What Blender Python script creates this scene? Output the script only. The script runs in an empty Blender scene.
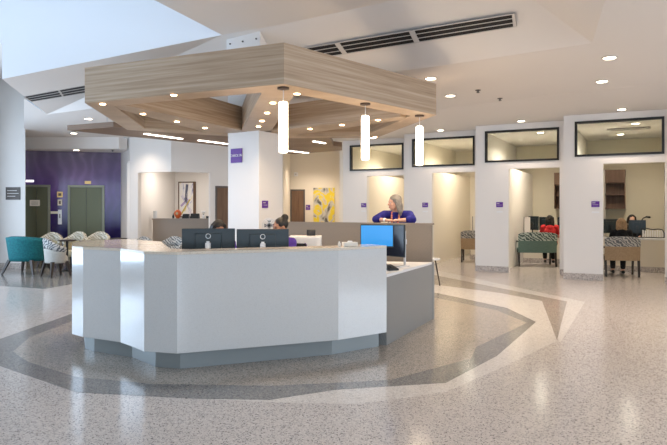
import bpy, bmesh, math, random
from mathutils import Vector, Matrix, noise
random.seed(7)
PI = math.pi
scene = bpy.context.scene
C = scene.collection
R = math.radians
F = 600.0; HY = 208.0; CX = 333.5; EYE = 1.5

# ------------------------------------------------------------------ camera, world, light, exposure
cam_d = bpy.data.cameras.new('camera'); cam = bpy.data.objects.new('camera', cam_d); C.objects.link(cam)
cam.location = (0, 0, EYE); cam.rotation_euler = (PI/2, 0, 0)
cam_d.sensor_width = 36; cam_d.lens = 36*F/667; cam_d.shift_y = -(222.5-HY)/667
cam_d.clip_start = .05; cam_d.clip_end = 200
scene.camera = cam
scene.view_settings.view_transform = 'Standard'; scene.view_settings.look = 'None'
scene.view_settings.exposure = 0.46; scene.view_settings.gamma = 1.0
scene.view_settings.use_curve_mapping = False
w = bpy.data.worlds.new('daylight'); scene.world = w; w.use_nodes = True
w.node_tree.nodes['Background'].inputs[0].default_value = (.62, .78, 1, 1)
w.node_tree.nodes['Background'].inputs[1].default_value = .5

def area(name, loc, target, sx, sy, power, col):
    l = bpy.data.lights.new(name, 'AREA'); l.shape = 'RECTANGLE'; l.size = sx; l.size_y = sy
    l.energy = power; l.color = col
    o = bpy.data.objects.new(name, l); C.objects.link(o); o.location = loc
    o.rotation_euler = (Vector(target)-Vector(loc)).to_track_quat('-Z', 'Y').to_euler()
    return o
# daylight through the window walls left, right and behind, and down the skylight well
area('daylight_left', (-8.9, 9.4, 1.75), (0, 9.4, 1.3), 7.8, 2.8, 330, (.62, .79, 1))
area('daylight_right', (9.6, 1.5, 2.4), (0, 2.5, 1.6), 8.0, 3.2, 330, (.74, .86, 1))
area('daylight_behind', (0, -8.6, 2.2), (0, 5, 1.3), 12, 3.2, 380, (.66, .82, 1))
area('daylight_skylight', (-5.2, 6.4, 7.1), (-4.8, 8.6, 4), 5.5, 4, 60, (.60, .79, 1))
# warm ceiling lighting of the hall (the recessed downlights, gathered)
WARM = (1, .82, .66)

# ------------------------------------------------------------------ helpers
def fp(px, py, z=0.0):
    """world point at height z seen at a pixel measured in the photograph"""
    Y = F*(z-EYE)/(HY-py)
    return Vector(((px-CX)*Y/F, Y, z))
def at(px, Y): return (px-CX)*Y/F

def newbm(): return bmesh.new()
def tag(o, label, cat, group=None, kind=None):
    o['label'] = label; o['category'] = cat
    if group: o['group'] = group
    if kind: o['kind'] = kind
    return o
def obj(name, bm, mat, parent=None, smooth=False, bevel=0, world=False):
    me = bpy.data.meshes.new(name)
    if world and parent is not None:
        bmesh.ops.translate(bm, verts=bm.verts, vec=-parent.location)
    bm.normal_update(); bm.to_mesh(me); bm.free()
    for m in (mat if isinstance(mat, (list, tuple)) else [mat]): me.materials.append(m)
    if smooth:
        for p in me.polygons: p.use_smooth = True
    o = bpy.data.objects.new(name, me); C.objects.link(o)
    if parent is not None: o.parent = parent
    if bevel:
        b = o.modifiers.new('bevel', 'BEVEL'); b.width = bevel; b.segments = 2; b.limit_method = 'ANGLE'; b.angle_limit = R(40)
    return o
def struct(name, bm, mat, parent=None, **k):
    o = obj(name, bm, mat, parent, **k)
    if parent is None: o['kind'] = 'structure'
    return o
def thing(name, label, cat, loc=(0, 0, 0), rotz=0, group=None):
    o = bpy.data.objects.new(name, None); C.objects.link(o)
    o.empty_display_size = .1
    o.location = loc; o.rotation_euler = (0, 0, rotz)
    return tag(o, label, cat, group)
def dup(root, loc, rotz, label, group=None):
    r = root.copy(); C.objects.link(r); r.location = loc; r.rotation_euler = (0, 0, rotz); r['label'] = label
    if group: r['group'] = group
    for ch in list(root.children):
        c = ch.copy(); C.objects.link(c); c.parent = r
        for g in list(ch.children):
            d = g.copy(); C.objects.link(d); d.parent = c
    return r
def box(bm, c, s, rz=0, M=None):
    m = Matrix.Translation(c) @ Matrix.Rotation(rz, 4, 'Z') @ Matrix.Diagonal((s[0], s[1], s[2], 1))
    if M is not None: m = M @ m
    bmesh.ops.create_cube(bm, size=1, matrix=m); return bm
def prism(bm, pts, z0, z1):
    """extruded plan polygon"""
    a = sum(pts[i][0]*pts[(i+1) % len(pts)][1]-pts[(i+1) % len(pts)][0]*pts[i][1] for i in range(len(pts)))
    if a < 0: pts = list(reversed(pts))
    lo = [bm.verts.new((p[0], p[1], z0)) for p in pts]; hi = [bm.verts.new((p[0], p[1], z1)) for p in pts]
    n = len(pts)
    bm.faces.new(list(reversed(lo))); bm.faces.new(hi)
    for i in range(n): bm.faces.new((lo[i], lo[(i+1) % n], hi[(i+1) % n], hi[i]))
    return bm
def wallseg(bm, p, q, z0, z1, th):
    """upright slab whose seen face runs p to q; thickness goes to the left of p->q"""
    p = Vector(p[:2]); q = Vector(q[:2]); d = (q-p).normalized(); n = Vector((-d.y, d.x))*th
    return prism(bm, [p, q, q+n, p+n], z0, z1)
def poly(bm, pts):
    bm.faces.new([bm.verts.new(p) for p in pts]); return bm
def tube(bm, a, b, r0, r1=None, n=12):
    a = Vector(a); b = Vector(b); d = b-a
    m = Matrix.Translation((a+b)/2) @ d.to_track_quat('Z', 'Y').to_matrix().to_4x4()
    bmesh.ops.create_cone(bm, cap_ends=True, segments=n, radius1=r0, radius2=r0 if r1 is None else r1, depth=d.length, matrix=m)
    return bm
def ball(bm, c, r, n=12, M=None):
    s = r if isinstance(r, (tuple, list)) else (r, r, r)
    m = Matrix.Translation(c) @ (M if M is not None else Matrix.Identity(4)) @ Matrix.Diagonal((s[0], s[1], s[2], 1))
    bmesh.ops.create_uvsphere(bm, u_segments=n*2, v_segments=n, radius=1, matrix=m); return bm
def limb(bm, pts):
    """chain of (point, radius): rounded, tapering"""
    for p, r in pts: ball(bm, p, r, 8)
    for (p, r), (q, s) in zip(pts, pts[1:]):
        if (Vector(p)-Vector(q)).length > 1e-4: tube(bm, p, q, r, s, 14)
    return bm
def lathe(bm, prof, c=(0, 0, 0), n=24):
    rings = []
    for r, z in prof:
        rings.append([bm.verts.new((c[0]+r*math.cos(2*PI*i/n), c[1]+r*math.sin(2*PI*i/n), c[2]+z)) for i in range(n)])
    for a, b in zip(rings, rings[1:]):
        for i in range(n): bm.faces.new((a[i], a[(i+1) % n], b[(i+1) % n], b[i]))
    bm.faces.new(list(reversed(rings[0]))); bm.faces.new(rings[-1]); return bm
def loft(bm, rows, closed=True, caps=True):
    """rows of points, each row a loop"""
    vr = [[bm.verts.new(p) for p in r] for r in rows]; n = len(rows[0])
    for a, b in zip(vr, vr[1:]):
        for i in range(n if closed else n-1): bm.faces.new((a[i], a[(i+1) % n], b[(i+1) % n], b[i]))
    if caps and closed: bm.faces.new(list(reversed(vr[0]))); bm.faces.new(vr[-1])
    return bm
def blob(name, bm, mat, parent, voxel=.01, smooth=4):
    """one continuous surface out of overlapping limbs"""
    o = obj('raw', bm, mat)
    m = o.modifiers.new('r', 'REMESH'); m.mode = 'VOXEL'; m.voxel_size = voxel; m.use_smooth_shade = True
    s = o.modifiers.new('s', 'SMOOTH'); s.iterations = smooth; s.factor = .5
    dg = bpy.context.evaluated_depsgraph_get(); dg.update()
    me = bpy.data.meshes.new_from_object(o.evaluated_get(dg)); me.name = name
    bpy.data.objects.remove(o)
    for p in me.polygons: p.use_smooth = True
    r = bpy.data.objects.new(name, me); C.objects.link(r)
    if parent is not None: r.parent = parent
    return r
def text(s, size, mat, parent, loc, rot, name='lettering', ext=.001):
    cu = bpy.data.curves.new(name, 'FONT'); cu.body = s; cu.size = size; cu.align_x = 'CENTER'; cu.align_y = 'CENTER'; cu.extrude = ext
    t = bpy.data.objects.new(name, cu); C.objects.link(t)
    dg = bpy.context.evaluated_depsgraph_get(); dg.update()
    me = bpy.data.meshes.new_from_object(t.evaluated_get(dg)); bpy.data.objects.remove(t)
    me.materials.clear(); me.materials.append(mat)
    o = bpy.data.objects.new(name, me); C.objects.link(o); o.parent = parent; o.location = loc; o.rotation_euler = rot
    return o

# ------------------------------------------------------------------ materials
def mat(name, col, rough=.5, metal=0, emit=None, es=0, coat=0, spec=.5, trans=0, ior=1.45):
    m = bpy.data.materials.new(name); m.use_nodes = True; b = m.node_tree.nodes['Principled BSDF']
    b.inputs['Base Color'].default_value = (*col, 1); b.inputs['Roughness'].default_value = rough
    b.inputs['Metallic'].default_value = metal; b.inputs['Specular IOR Level'].default_value = spec
    b.inputs['Coat Weight'].default_value = coat; b.inputs['Coat Roughness'].default_value = .08
    b.inputs['Transmission Weight'].default_value = trans; b.inputs['IOR'].default_value = ior
    if emit: b.inputs['Emission Color'].default_value = (*emit, 1); b.inputs['Emission Strength'].default_value = es
    return m
def nt(m): return m.node_tree.nodes, m.node_tree.links, m.node_tree.nodes['Principled BSDF']
def ramp(N, stops, interp='LINEAR'):
    r = N.new('ShaderNodeValToRGB'); e = r.color_ramp.elements; r.color_ramp.interpolation = interp
    while len(e) < len(stops): e.new(.5)
    for i, (p, c) in enumerate(stops): e[i].position = p; e[i].color = (*c, 1)
    return r
def coords(N, L, scale=(1, 1, 1), rot=(0, 0, 0)):
    t = N.new('ShaderNodeTexCoord'); mp = N.new('ShaderNodeMapping'); mp.inputs['Scale'].default_value = scale
    mp.inputs['Rotation'].default_value = rot
    L.new(t.outputs['Object'], mp.inputs['Vector']); return mp.outputs['Vector']
def speckle(name, base, dark, light, scale=60, rough=.2, amt=(.18, .30), coat=0):
    m = mat(name, base, rough, coat=coat); N, L, B = nt(m); v = coords(N, L)
    vo = N.new('ShaderNodeTexVoronoi'); vo.inputs['Scale'].default_value = scale; L.new(v, vo.inputs['Vector'])
    sp = N.new('ShaderNodeSeparateColor'); L.new(vo.outputs['Color'], sp.inputs[0])
    mid = tuple((a+b)/2 for a, b in zip(dark, base))
    r = ramp(N, [(0, dark), (amt[0]*.6, mid), (amt[0], base), (.72, base), (1-amt[1]*.6, light)], 'CONSTANT')
    L.new(sp.outputs[0], r.inputs[0])
    vo2 = N.new('ShaderNodeTexVoronoi'); vo2.inputs['Scale'].default_value = scale*.45; L.new(v, vo2.inputs['Vector'])
    r2 = ramp(N, [(0, (1, 1, 1)), (.86, (.93, .92, .92)), (.93, (.84, .83, .83))], 'CONSTANT')
    sp2 = N.new('ShaderNodeSeparateColor'); L.new(vo2.outputs['Color'], sp2.inputs[0]); L.new(sp2.outputs[1], r2.inputs[0])
    mx = N.new('ShaderNodeMix'); mx.data_type = 'RGBA'; mx.blend_type = 'MULTIPLY'; mx.inputs[0].default_value = 1
    L.new(r.outputs[0], mx.inputs[6]); L.new(r2.outputs[0], mx.inputs[7]); L.new(mx.outputs[2], B.inputs['Base Color'])
    return m
def woodmat(name, a, b, c, rough=.45, scale=(1.3, 3.2, 15)):
    m = mat(name, b, rough); N, L, B = nt(m); v = coords(N, L, scale)
    n = N.new('ShaderNodeTexNoise'); n.inputs['Scale'].default_value = 1.4; n.inputs['Detail'].default_value = 7
    n.inputs['Roughness'].default_value = .62; n.inputs['Distortion'].default_value = .15
    L.new(v, n.inputs['Vector']); r = ramp(N, [(.28, a), (.5, b), (.72, c)]); L.new(n.outputs[0], r.inputs[0])
    L.new(r.outputs[0], B.inputs['Base Color']); return m
def noisy(name, a, b, scale=40, rough=.8, sc=(1, 1, 1), lo=.4, hi=.6):
    m = mat(name, a, rough); N, L, B = nt(m); v = coords(N, L, sc)
    n = N.new('ShaderNodeTexNoise'); n.inputs['Scale'].default_value = scale; n.inputs['Detail'].default_value = 4
    L.new(v, n.inputs['Vector']); r = ramp(N, [(lo, a), (hi, b)]); L.new(n.outputs[0], r.inputs[0])
    L.new(r.outputs[0], B.inputs['Base Color']); return m
def wavemat(name, a, b, scale=14, dist=6, sc=(1, 1, 1), rough=.85, th=.5):
    m = mat(name, a, rough); N, L, B = nt(m); v = coords(N, L, sc)
    n = N.new('ShaderNodeTexWave'); n.inputs['Scale'].default_value = scale; n.inputs['Distortion'].default_value = dist
    n.inputs['Detail Scale'].default_value = 1.6; n.bands_direction = 'DIAGONAL'
    L.new(v, n.inputs['Vector']); r = ramp(N, [(th-.12, a), (th+.12, b)]); L.new(n.outputs[1], r.inputs[0])
    L.new(r.outputs[0], B.inputs['Base Color']); return m

M = {}
M['paint'] = mat('white_wall_paint', (.80, .77, .735), .7)
M['ceil'] = mat('ceiling_paint', (.78, .745, .71), .85)
M['well'] = mat('skylight_well_paint', (.84, .85, .87), .85)
M['beige'] = mat('beige_wall_paint', (.66, .61, .485), .75)
M['cream'] = mat('cream_wall_paint', (.82, .76, .65), .75)
M['colw'] = mat('column_paint', (.82, .81, .80), .6)
FR = .16
M['terr'] = speckle('terrazzo_pale', (.63, .57, .53), (.20, .18, .17), (.74, .68, .63), 125, FR)
M['terr_d'] = speckle('terrazzo_dark', (.25, .24, .23), (.07, .065, .06), (.36, .33, .30), 125, FR)
M['terr_t'] = speckle('terrazzo_tan', (.42, .375, .325), (.17, .15, .13), (.54, .47, .40), 125, FR)
M['terr_w'] = speckle('terrazzo_white', (.71, .66, .61), (.45, .42, .4), (.84, .80, .76), 125, FR, (.08, .3))
M['terr_b'] = speckle('terrazzo_base', (.50, .44, .40), (.22, .2, .19), (.64, .6, .56), 75, .35)
M['quartz'] = speckle('quartz_panel', (.665, .665, .65), (.635, .63, .615), (.685, .685, .675), 260, .10, (.2, .25), coat=1)
M['quartz'].node_tree.nodes['Principled BSDF'].inputs['Coat IOR'].default_value = 1.75
[q for q in M['quartz'].node_tree.nodes if q.bl_idname == 'ShaderNodeMix'][0].inputs[0].default_value = .25
M['qtop'] = speckle('quartz_top', (.76, .67, .55), (.72, .63, .52), (.79, .71, .60), 260, .10, (.25, .3))  # warm reflection of the wood above is painted into the base colour
M['taupe'] = wavemat('taupe_laminate', (.27, .22, .175), (.292, .243, .196), 60, 2, (1, 1, .2), .55)
M['graylam'] = wavemat('grey_laminate', (.27, .27, .262), (.295, .295, .285), 60, 2, (1, 1, .15), .45)
M['toe'] = mat('brushed_toe_kick', (.30, .325, .325), .4, .3)
M['wood'] = woodmat('washed_oak', (.31, .215, .135), (.47, .345, .235), (.61, .495, .37), .45, (.35, .5, 19))
M['woodk'] = woodmat('brown_wood_panel', (.15, .09, .055), (.21, .13, .08), (.27, .18, .115), .45, (.55, .9, 9))
M['walnut'] = woodmat('walnut_cabinet', (.085, .045, .025), (.13, .07, .04), (.17, .10, .06), .5, (12, 12, 1.5))
M['doorw'] = woodmat('dark_door_wood', (.11, .06, .035), (.16, .09, .05), (.20, .12, .07), .5, (14, 14, 1.2))
M['black'] = mat('black_metal', (.012, .012, .012), .4)
M['blackp'] = mat('black_plastic', (.02, .024, .028), .38)
M['mon'] = mat('monitor_shell', (.012, .022, .028), .3)
M['silver'] = mat('silver_plastic', (.68, .70, .72), .3, .3)
M['whitep'] = mat('white_plastic', (.82, .82, .82), .35)
M['blue_scr'] = mat('blue_lit_screen', (.02, .12, .3), .15, emit=(.03, .30, .75), es=.62)
M['blackscr'] = mat('dark_glossy_screen', (.015, .02, .03), .12)
M['purple'] = mat('purple_sign', (.115, .025, .30), .45)
M['white'] = mat('white_print', (.88, .87, .86), .5)
M['bronze'] = mat('bronze_rosette', (.10, .07, .055), .4, .6)
M['lens'] = mat('lamp_lens', (1, .93, .82), .4, emit=(1, .86, .66), es=9)
M['lensw'] = mat('warm_lamp_lens', (1, .85, .65), .4, emit=(1, .70, .40), es=14)
M['strip'] = mat('strip_lens', (1, .95, .9), .4, emit=(1, .90, .78), es=7)
M['tube'] = mat('opal_tube', (1, .96, .9), .4, emit=(1, .80, .58), es=7)
M['vent'] = mat('diffuser_white', (.62, .59, .56), .5)
M['ventd'] = mat('diffuser_slot', (.01, .01, .011), .6)
M['elev'] = mat('olive_elevator_steel', (.125, .135, .085), .33, .45)
M['elevf'] = mat('elevator_frame', (.25, .26, .20), .35, .5)
M['brass'] = mat('brass', (.65, .42, .18), .3, .8)
M['plaque'] = mat('dark_plaque', (.10, .085, .075), .45)
M['glass'] = mat('clear_glass', (.9, .95, .92), .02, trans=1, ior=1.05, spec=.5)
M['teal'] = noisy('teal_velvet', (.003, .10, .12), (.006, .15, .165), 30, .8)
M['green'] = noisy('green_fabric', (.10, .17, .15), (.13, .21, .185), 60, .85)
M['tanf'] = noisy('tan_vinyl', (.36, .25, .145), (.41, .29, .175), 30, .6)
M['greyf'] = noisy('light_grey_fabric', (.42, .40, .36), (.47, .45, .41), 40, .9)
M['yellowf'] = noisy('straw_fabric', (.46, .39, .24), (.52, .45, .29), 40, .9)
M['pat'] = wavemat('grey_swirl_fabric', (.50, .49, .46), (.13, .14, .15), 7.5, 7, (1, 1, 1.3))
M['patb'] = wavemat('bold_grey_swirl_fabric', (.50, .49, .47), (.10, .11, .12), 5.5, 7, (1, 1, 1.3))
M['patl'] = wavemat('pale_swirl_fabric', (.66, .63, .55), (.34, .31, .22), 6.5, 8, (1, 1, 1.3))
M['patg'] = wavemat('green_swirl_fabric', (.44, .51, .48), (.05, .09, .085), 6, 7, (1, 1, 1.3))
M['dleg'] = mat('dark_wood_leg', (.035, .025, .02), .45)
M['skin'] = noisy('skin', (.62, .34, .24), (.68, .39, .28), 20, .5)
M['skinb'] = noisy('brown_skin', (.36, .17, .10), (.41, .20, .12), 20, .5)
M['lip'] = mat('lips', (.50, .14, .12), .45)
M['eye'] = mat('eye', (.06, .05, .045), .2)
M['eyew'] = mat('eye_white', (.75, .73, .70), .3)
M['hairg'] = noisy('grey_blond_hair', (.12, .10, .08), (.30, .275, .24), 30, .6, (8, 8, 1))
M['hairbl'] = noisy('dark_blond_hair', (.20, .12, .06), (.40, .26, .14), 30, .6, (8, 8, 1))
M['hairk'] = noisy('black_hair', (.006, .005, .005), (.014, .012, .011), 30, .5, (8, 8, 1))
M['royal'] = noisy('royal_blue_knit', (.010, .009, .15), (.016, .015, .20), 30, .85)
M['violet'] = noisy('violet_shirt', (.07, .03, .25), (.09, .04, .30), 30, .85)
M['red'] = noisy('red_shirt', (.50, .02, .025), (.62, .03, .035), 30, .85)
M['blackf'] = noisy('black_shirt', (.008, .008, .009), (.018, .018, .02), 30, .9)
M['slate'] = noisy('slate_trousers', (.03, .035, .045), (.04, .045, .055), 30, .9)
M['orange'] = mat('orange_glaze', (.62, .12, .03), .35)
M['bluebag'] = mat('blue_plastic', (.03, .12, .55), .4)
M['paper'] = mat('paper', (.80, .76, .68), .7)
M['scarf'] = noisy('pink_orange_scarf', (.65, .08, .10), (.80, .42, .20), 55, .85)
# purple wall graphic: violet fibres over a top-to-bottom print
def mural():
    m = mat('purple_wall_graphic', (.2, .1, .4), .1); N, L, B = nt(m)
    t = N.new('ShaderNodeTexCoord'); s = N.new('ShaderNodeSeparateXYZ'); L.new(t.outputs['Object'], s.inputs[0])
    mr = N.new('ShaderNodeMapRange'); mr.inputs[1].default_value = .7; mr.inputs[2].default_value = 3.2; L.new(s.outputs[2], mr.inputs[0])
    r = ramp(N, [(0, (.010, .007, .08)), (.25, (.03, .012, .13)), (.5, (.10, .05, .24)), (.75, (.17, .12, .27)), (1, (.20, .17, .25))])
    L.new(mr.outputs[0], r.inputs[0])
    w = N.new('ShaderNodeTexWave'); w.inputs['Scale'].default_value = 1.1; w.inputs['Distortion'].default_value = 9; w.inputs['Detail'].default_value = 3
    L.new(t.outputs['Object'], w.inputs['Vector'])
    r2 = ramp(N, [(.0, (.75, .75, .8)), (.6, (1, 1, 1)), (1, (1.5, 1.4, 1.45))]); L.new(w.outputs[1], r2.inputs[0])
    x = N.new('ShaderNodeMix'); x.data_type = 'RGBA'; x.blend_type = 'MULTIPLY'; x.inputs[0].default_value = .35
    L.new(r.outputs[0], x.inputs[6]); L.new(r2.outputs[0], x.inputs[7]); L.new(x.outputs[2], B.inputs['Base Color']); return m
M['mural'] = mural()
def artmat(name, stops, scale, seed):
    m = mat(name, (.5, .5, .5), .6); N, L, B = nt(m); v = coords(N, L, (1, 1, .7))
    n = N.new('ShaderNodeTexNoise'); n.noise_dimensions = '4D'; n.inputs['W'].default_value = seed; n.inputs['Scale'].default_value = scale
    n.inputs['Detail'].default_value = 5; n.inputs['Distortion'].default_value = 1.6
    L.new(v, n.inputs['Vector']); r = ramp(N, stops); L.new(n.outputs[0], r.inputs[0]); L.new(r.outputs[0], B.inputs['Base Color']); return m
M['art_y'] = artmat('yellow_abstract', [(.34, (.10, .10, .09)), (.41, (.46, .45, .42)), (.46, (.62, .60, .54)), (.50, (.80, .62, .04)), (.58, (.82, .66, .05)), (.63, (.60, .60, .55)), (.72, (.70, .42, .12))], 3.0, 5)
M['art_w'] = artmat('pastel_abstract', [(.36, (.25, .27, .45)), (.44, (.72, .70, .78)), (.5, (.85, .84, .83)), (.6, (.84, .82, .78)), (.68, (.75, .62, .25))], 3.2, 8)

# ------------------------------------------------------------------ floor
b = newbm(); box(b, (1, 9, -.05), (21.5, 36, .1)); struct('floor', b, M['terr'])
def inlay(px, z, m, n):
    b = newbm(); prism(b, [fp(x, y)[:2] for x, y in px], 0.0002 if z > 0 else 0, z); struct('trim_%d' % n, b, m)
inlay([(-60, 258), (71, 262), (90, 281), (45, 289), (0, 286), (-60, 282)], .0008, M['terr_d'], 1)
inlay([(200, 399), (290, 403), (360, 404), (446, 392), (505, 366), (557, 341), (542, 301), (500, 293), (434, 284.5), (400, 280), (300, 300)], .0010, M['terr_w'], 2)
inlay([(400, 265), (440, 271), (585, 302), (560, 343), (558, 338), (566, 301.5), (434, 275), (400, 270)], .0012, M['terr_w'], 3)
inlay([(400, 270), (434, 275), (567, 301.5), (557, 340), (542, 301), (500, 293), (434, 284.5), (400, 280)], .0014, M['terr_t'], 4)
inlay([(-70, 352), (0, 366), (76, 392.5), (200, 399), (270, 400), (335, 390), (446, 383), (497, 356), (536, 322), (507, 308), (451, 296), (434, 292.5), (300, 281), (150, 292), (73, 313.5), (0, 339)], .0018, M['terr_d'], 5)
inlay([(13, 352), (28, 362), (76, 377), (150, 384), (270, 386), (335, 383), (391, 380), (471, 358.5), (476.5, 347), (527, 323), (497, 310.5), (446, 300), (430, 297), (300, 285), (150, 299), (73, 321), (30, 337)], .0024, M['terr_t'], 6)

# ------------------------------------------------------------------ booth wall (saw-tooth plan): four bays
U = Vector((.89, -.457)).normalized(); Nn = Vector((-U.y, U.x)); ROT = math.atan2(U.y, U.x)
BAY = {'D': Vector((.28, 17.5)), 'C': Vector((1.87, 15.87)), 'B': Vector((3.385, 14.28)), 'A': Vector((4.87, 12.7)), 'E': Vector((6.40, 11.1))}
def bp(k, t, d): return BAY[k]+U*t+Nn*d
ZO, ZT0, ZT1, ZC = 2.41, 2.57, 3.31, 3.448
n = 1
for k in 'DCBA':
    b = newbm()
    wallseg(b, bp(k, 0, 0), bp(k, .765, 0), 0, ZO, .13)
    wallseg(b, bp(k, 1.88, 0), bp(k, 2.1, 0), 0, ZO, .13)
    wallseg(b, bp(k, 0, 0), bp(k, 2.1, 0), ZO, ZT0, .13)
    wallseg(b, bp(k, 0, 0), bp(k, .22, 0), ZT0, ZT1, .13)
    wallseg(b, bp(k, 1.87, 0), bp(k, 2.1, 0), ZT0, ZT1, .13)
    wallseg(b, bp(k, 0, 0), bp(k, 2.1, 0), ZT1, ZC, .13)
    nk = {'D': 'C', 'C': 'B', 'B': 'A', 'A': 'E'}[k]; prism(b, [bp(nk, 0, .004), bp(nk, .09, .004), bp(nk, .09, .86), bp(nk, 0, .86)], 0, ZC)   # return to the next bay
    struct('wall_booth_front', b, M['paint'])
    b = newbm()
    wallseg(b, bp(k, -.012, -.012), bp(k, .765, -.012), 0.003, .135, .02)
    wallseg(b, bp(k, 1.88, -.012), bp(k, 1.995, -.012), 0.003, .135, .02)
    struct('baseboard_booth_front', b, M['terr_b'])
    # transom window: black frame and pane
    f = newbm(); t0, t1 = .22, 1.87; w_ = .045
    wallseg(f, bp(k, t0, -.02), bp(k, t1, -.02), ZT0, ZT0+w_, .12); wallseg(f, bp(k, t0, -.02), bp(k, t1, -.02), ZT1-w_, ZT1, .12)
    wallseg(f, bp(k, t0, -.02), bp(k, t0+w_, -.02), ZT0+w_, ZT1-w_, .12); wallseg(f, bp(k, t1-w_, -.02), bp(k, t1, -.02), ZT0+w_, ZT1-w_, .12)
    fo = struct('window_%d' % n, f, M['black'])
    g = newbm(); wallseg(g, bp(k, t0+w_, .03), bp(k, t1-w_, .03), ZT0+w_, ZT1-w_, .012); obj('pane', g, M['glass'], fo)
    # room behind
    r = newbm(); dp = 4.5
    wallseg(r, bp(k, .6, .13), bp(k, .6, dp), 0, 2.5, .08); wallseg(r, bp(k, .12, .13), bp(k, .12, dp), 2.5, 3.36, .08)
    prism(r, [bp(k, .04, .13), bp(k, .52, .13), bp(k, .52, dp), bp(k, .04, dp)], 2.46, 2.5)
    struct('wall_booth_side', r, M['cream'] if k in 'DC' else M['paint'])
    r = newbm(); wallseg(r, bp(k, .04, dp), bp(k, 2.0, dp), 0, 3.36, .08); struct('wall_booth_back', r, M['beige'] if k in 'AB' else M['cream'])
    r = newbm(); wallseg(r, bp(k, 2.0, dp), bp(k, 2.0, .13), 0, 3.36, .06)
    struct('wall_booth_side', r, M['beige'] if k in 'AB' else M['cream'])
    r = newbm(); prism(r, [bp(k, 0.0, .13), bp(k, 2.06, .13), bp(k, 2.06, dp+.1), bp(k, .0, dp+.1)], 3.36, 3.448); struct('ceiling_booth', r, M['ceil'])
    r = newbm(); wallseg(r, bp(k, .605, dp-.014), bp(k, 2.0, dp-.014), .003, .13, .012); struct('baseboard_booth_back', r, M['terr_b'])
    c = bp(k, 1.2, 2.0)
    l = bpy.data.lights.new('booth_light', 'SPOT'); l.energy = 200 if k in 'AB' else 170; l.color = (1, .89, .74); l.spot_size = R(165); l.spot_blend = .6; l.shadow_soft_size = .12
    o = bpy.data.objects.new('booth_light', l); C.objects.link(o); o.location = (c.x, c.y, 3.34)
    n += 1
b = newbm(); wallseg(b, BAY['E'], bp('E', 3.0, 0), 0, ZC, .13); struct('wall_right_far', b, M['paint'])
b = newbm(); wallseg(b, bp('E', 0, -.012), bp('E', 2.9, -.012), .003, .135, .02); struct('baseboard_right_far', b, M['terr_b'])

# ------------------------------------------------------------------ rest of the shell
W0, W1, W2, W3 = (-6.27, 17.7), (-5.63, 16.6), (-4.33, 16.0), (-1.48, 17.6)
b = newbm(); wallseg(b, W0, (-9.4, 16.834), 0, 3.45, -.15); struct('wall_elevator', b, M['mural'])
b = newbm(); wallseg(b, W1, W0, 0, 3.45, -.12); struct('wall_elevator_return', b, M['paint'])
def lerp(p, q, s): return (p[0]+(q[0]-p[0])*s, p[1]+(q[1]-p[1])*s)
b = newbm(); n1, n2 = lerp(W1, W2, .2), lerp(W2, W3, .326); NT = 2.47
wallseg(b, W1, n1, 0, NT, .12); wallseg(b, n2, W3, 0, NT, .12)
prism(b, [W1, W2, W3, (W3[0]-.06, W3[1]+.1), (W2[0], W2[1]+.13), (W1[0]+.05, W1[1]+.12)], NT, 3.45)
struct('wall_back', b, M['paint'])
b = newbm(); wallseg(b, (-5.62, 16.62), (-5.25, 19.9), 0, 2.75, .1); wallseg(b, (-5.25, 19.9), (-2.9, 19.3), 0, 2.75, .1); wallseg(b, (-3.15, 19.4), (-3.34, 16.68), 0, 2.75, -.1)
struct('wall_niche', b, M['paint'])
b = newbm(); prism(b, [(-5.7, 16.62), (-4.33, 16.15), (-3.3, 16.7), (-2.9, 19.5), (-5.4, 20.1)], 2.75, 2.8); struct('ceiling_niche', b, M['ceil'])
b = newbm(); wallseg(b, (-1.48, 17.6), (-1.44, 20.1), 0, 3.45, .1); wallseg(b, (-1.44, 20), (.5, 20), 0, 3.45, .12); struct('wall_back_right', b, M['cream'])
b = newbm(); wallseg(b, (.5, 20.1), (.28, 17.5), 0, 3.45, -.1); struct('wall_booth_end', b, M['cream'])
b = newbm(); wallseg(b, (-1.44, 19.985), (.5, 19.985), 0.003, .13, .012); struct('baseboard_back_right', b, M['terr_b'])

def door(num, p, q, s0, s1, h, m, nm):
    a, c = Vector(lerp(p, q, s0)), Vector(lerp(p, q, s1)); d = (c-a).normalized(); nn = Vector((d.y, -d.x))
    f = newbm(); fr = .05
    wallseg(f, a-d*fr+nn*.03, a+nn*.03, 0.003, h+fr, .04); wallseg(f, c+nn*.03, c+d*fr+nn*.03, 0.003, h+fr, .04); wallseg(f, a+nn*.03, c+nn*.03, h, h+fr, .04)
    o = struct('door_%d' % num, f, M['cream' if nm else 'plaque'])
    l = newbm(); wallseg(l, a+nn*.02, c+nn*.02, .01, h, .02); obj('door_leaf', l, m, o)
    hb = newbm(); hp = c-d*.07+nn*.02; tube(hb, (hp.x, hp.y, 1.0), (hp.x+nn.x*.05, hp.y+nn.y*.05, 1.0), .012)
    hq = hp+nn*.05; tube(hb, (hq.x, hq.y, 1.0), (hq.x-d.x*.12, hq.y-d.y*.12, 1.0), .011); obj('door_handle', hb, M['silver'], o)
door(1, W2, W3, .387, .62, 2.06, M['doorw'], False)
door(2, (at(291.8, 20), 20), (at(303.5, 20), 20), .0, 1.0, 2.07, M['doorw'], False)
door_n = 3

# bulkhead over the lift lobby
b = newbm(); prism(b, [(-9.3, 16.5), (-5.9, 16.5), (-5.75, 16.75), (-6.2, 17.72), (-9.3, 16.9)], 3.13, 3.45); struct('ceiling_bulkhead', b, M['ceil'])
b = newbm(); box(b, (-8.8, 16.62, 4.08), (.6, .1, 1.24)); struct('wall_lobby_upper', b, M['ceil'])

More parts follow.
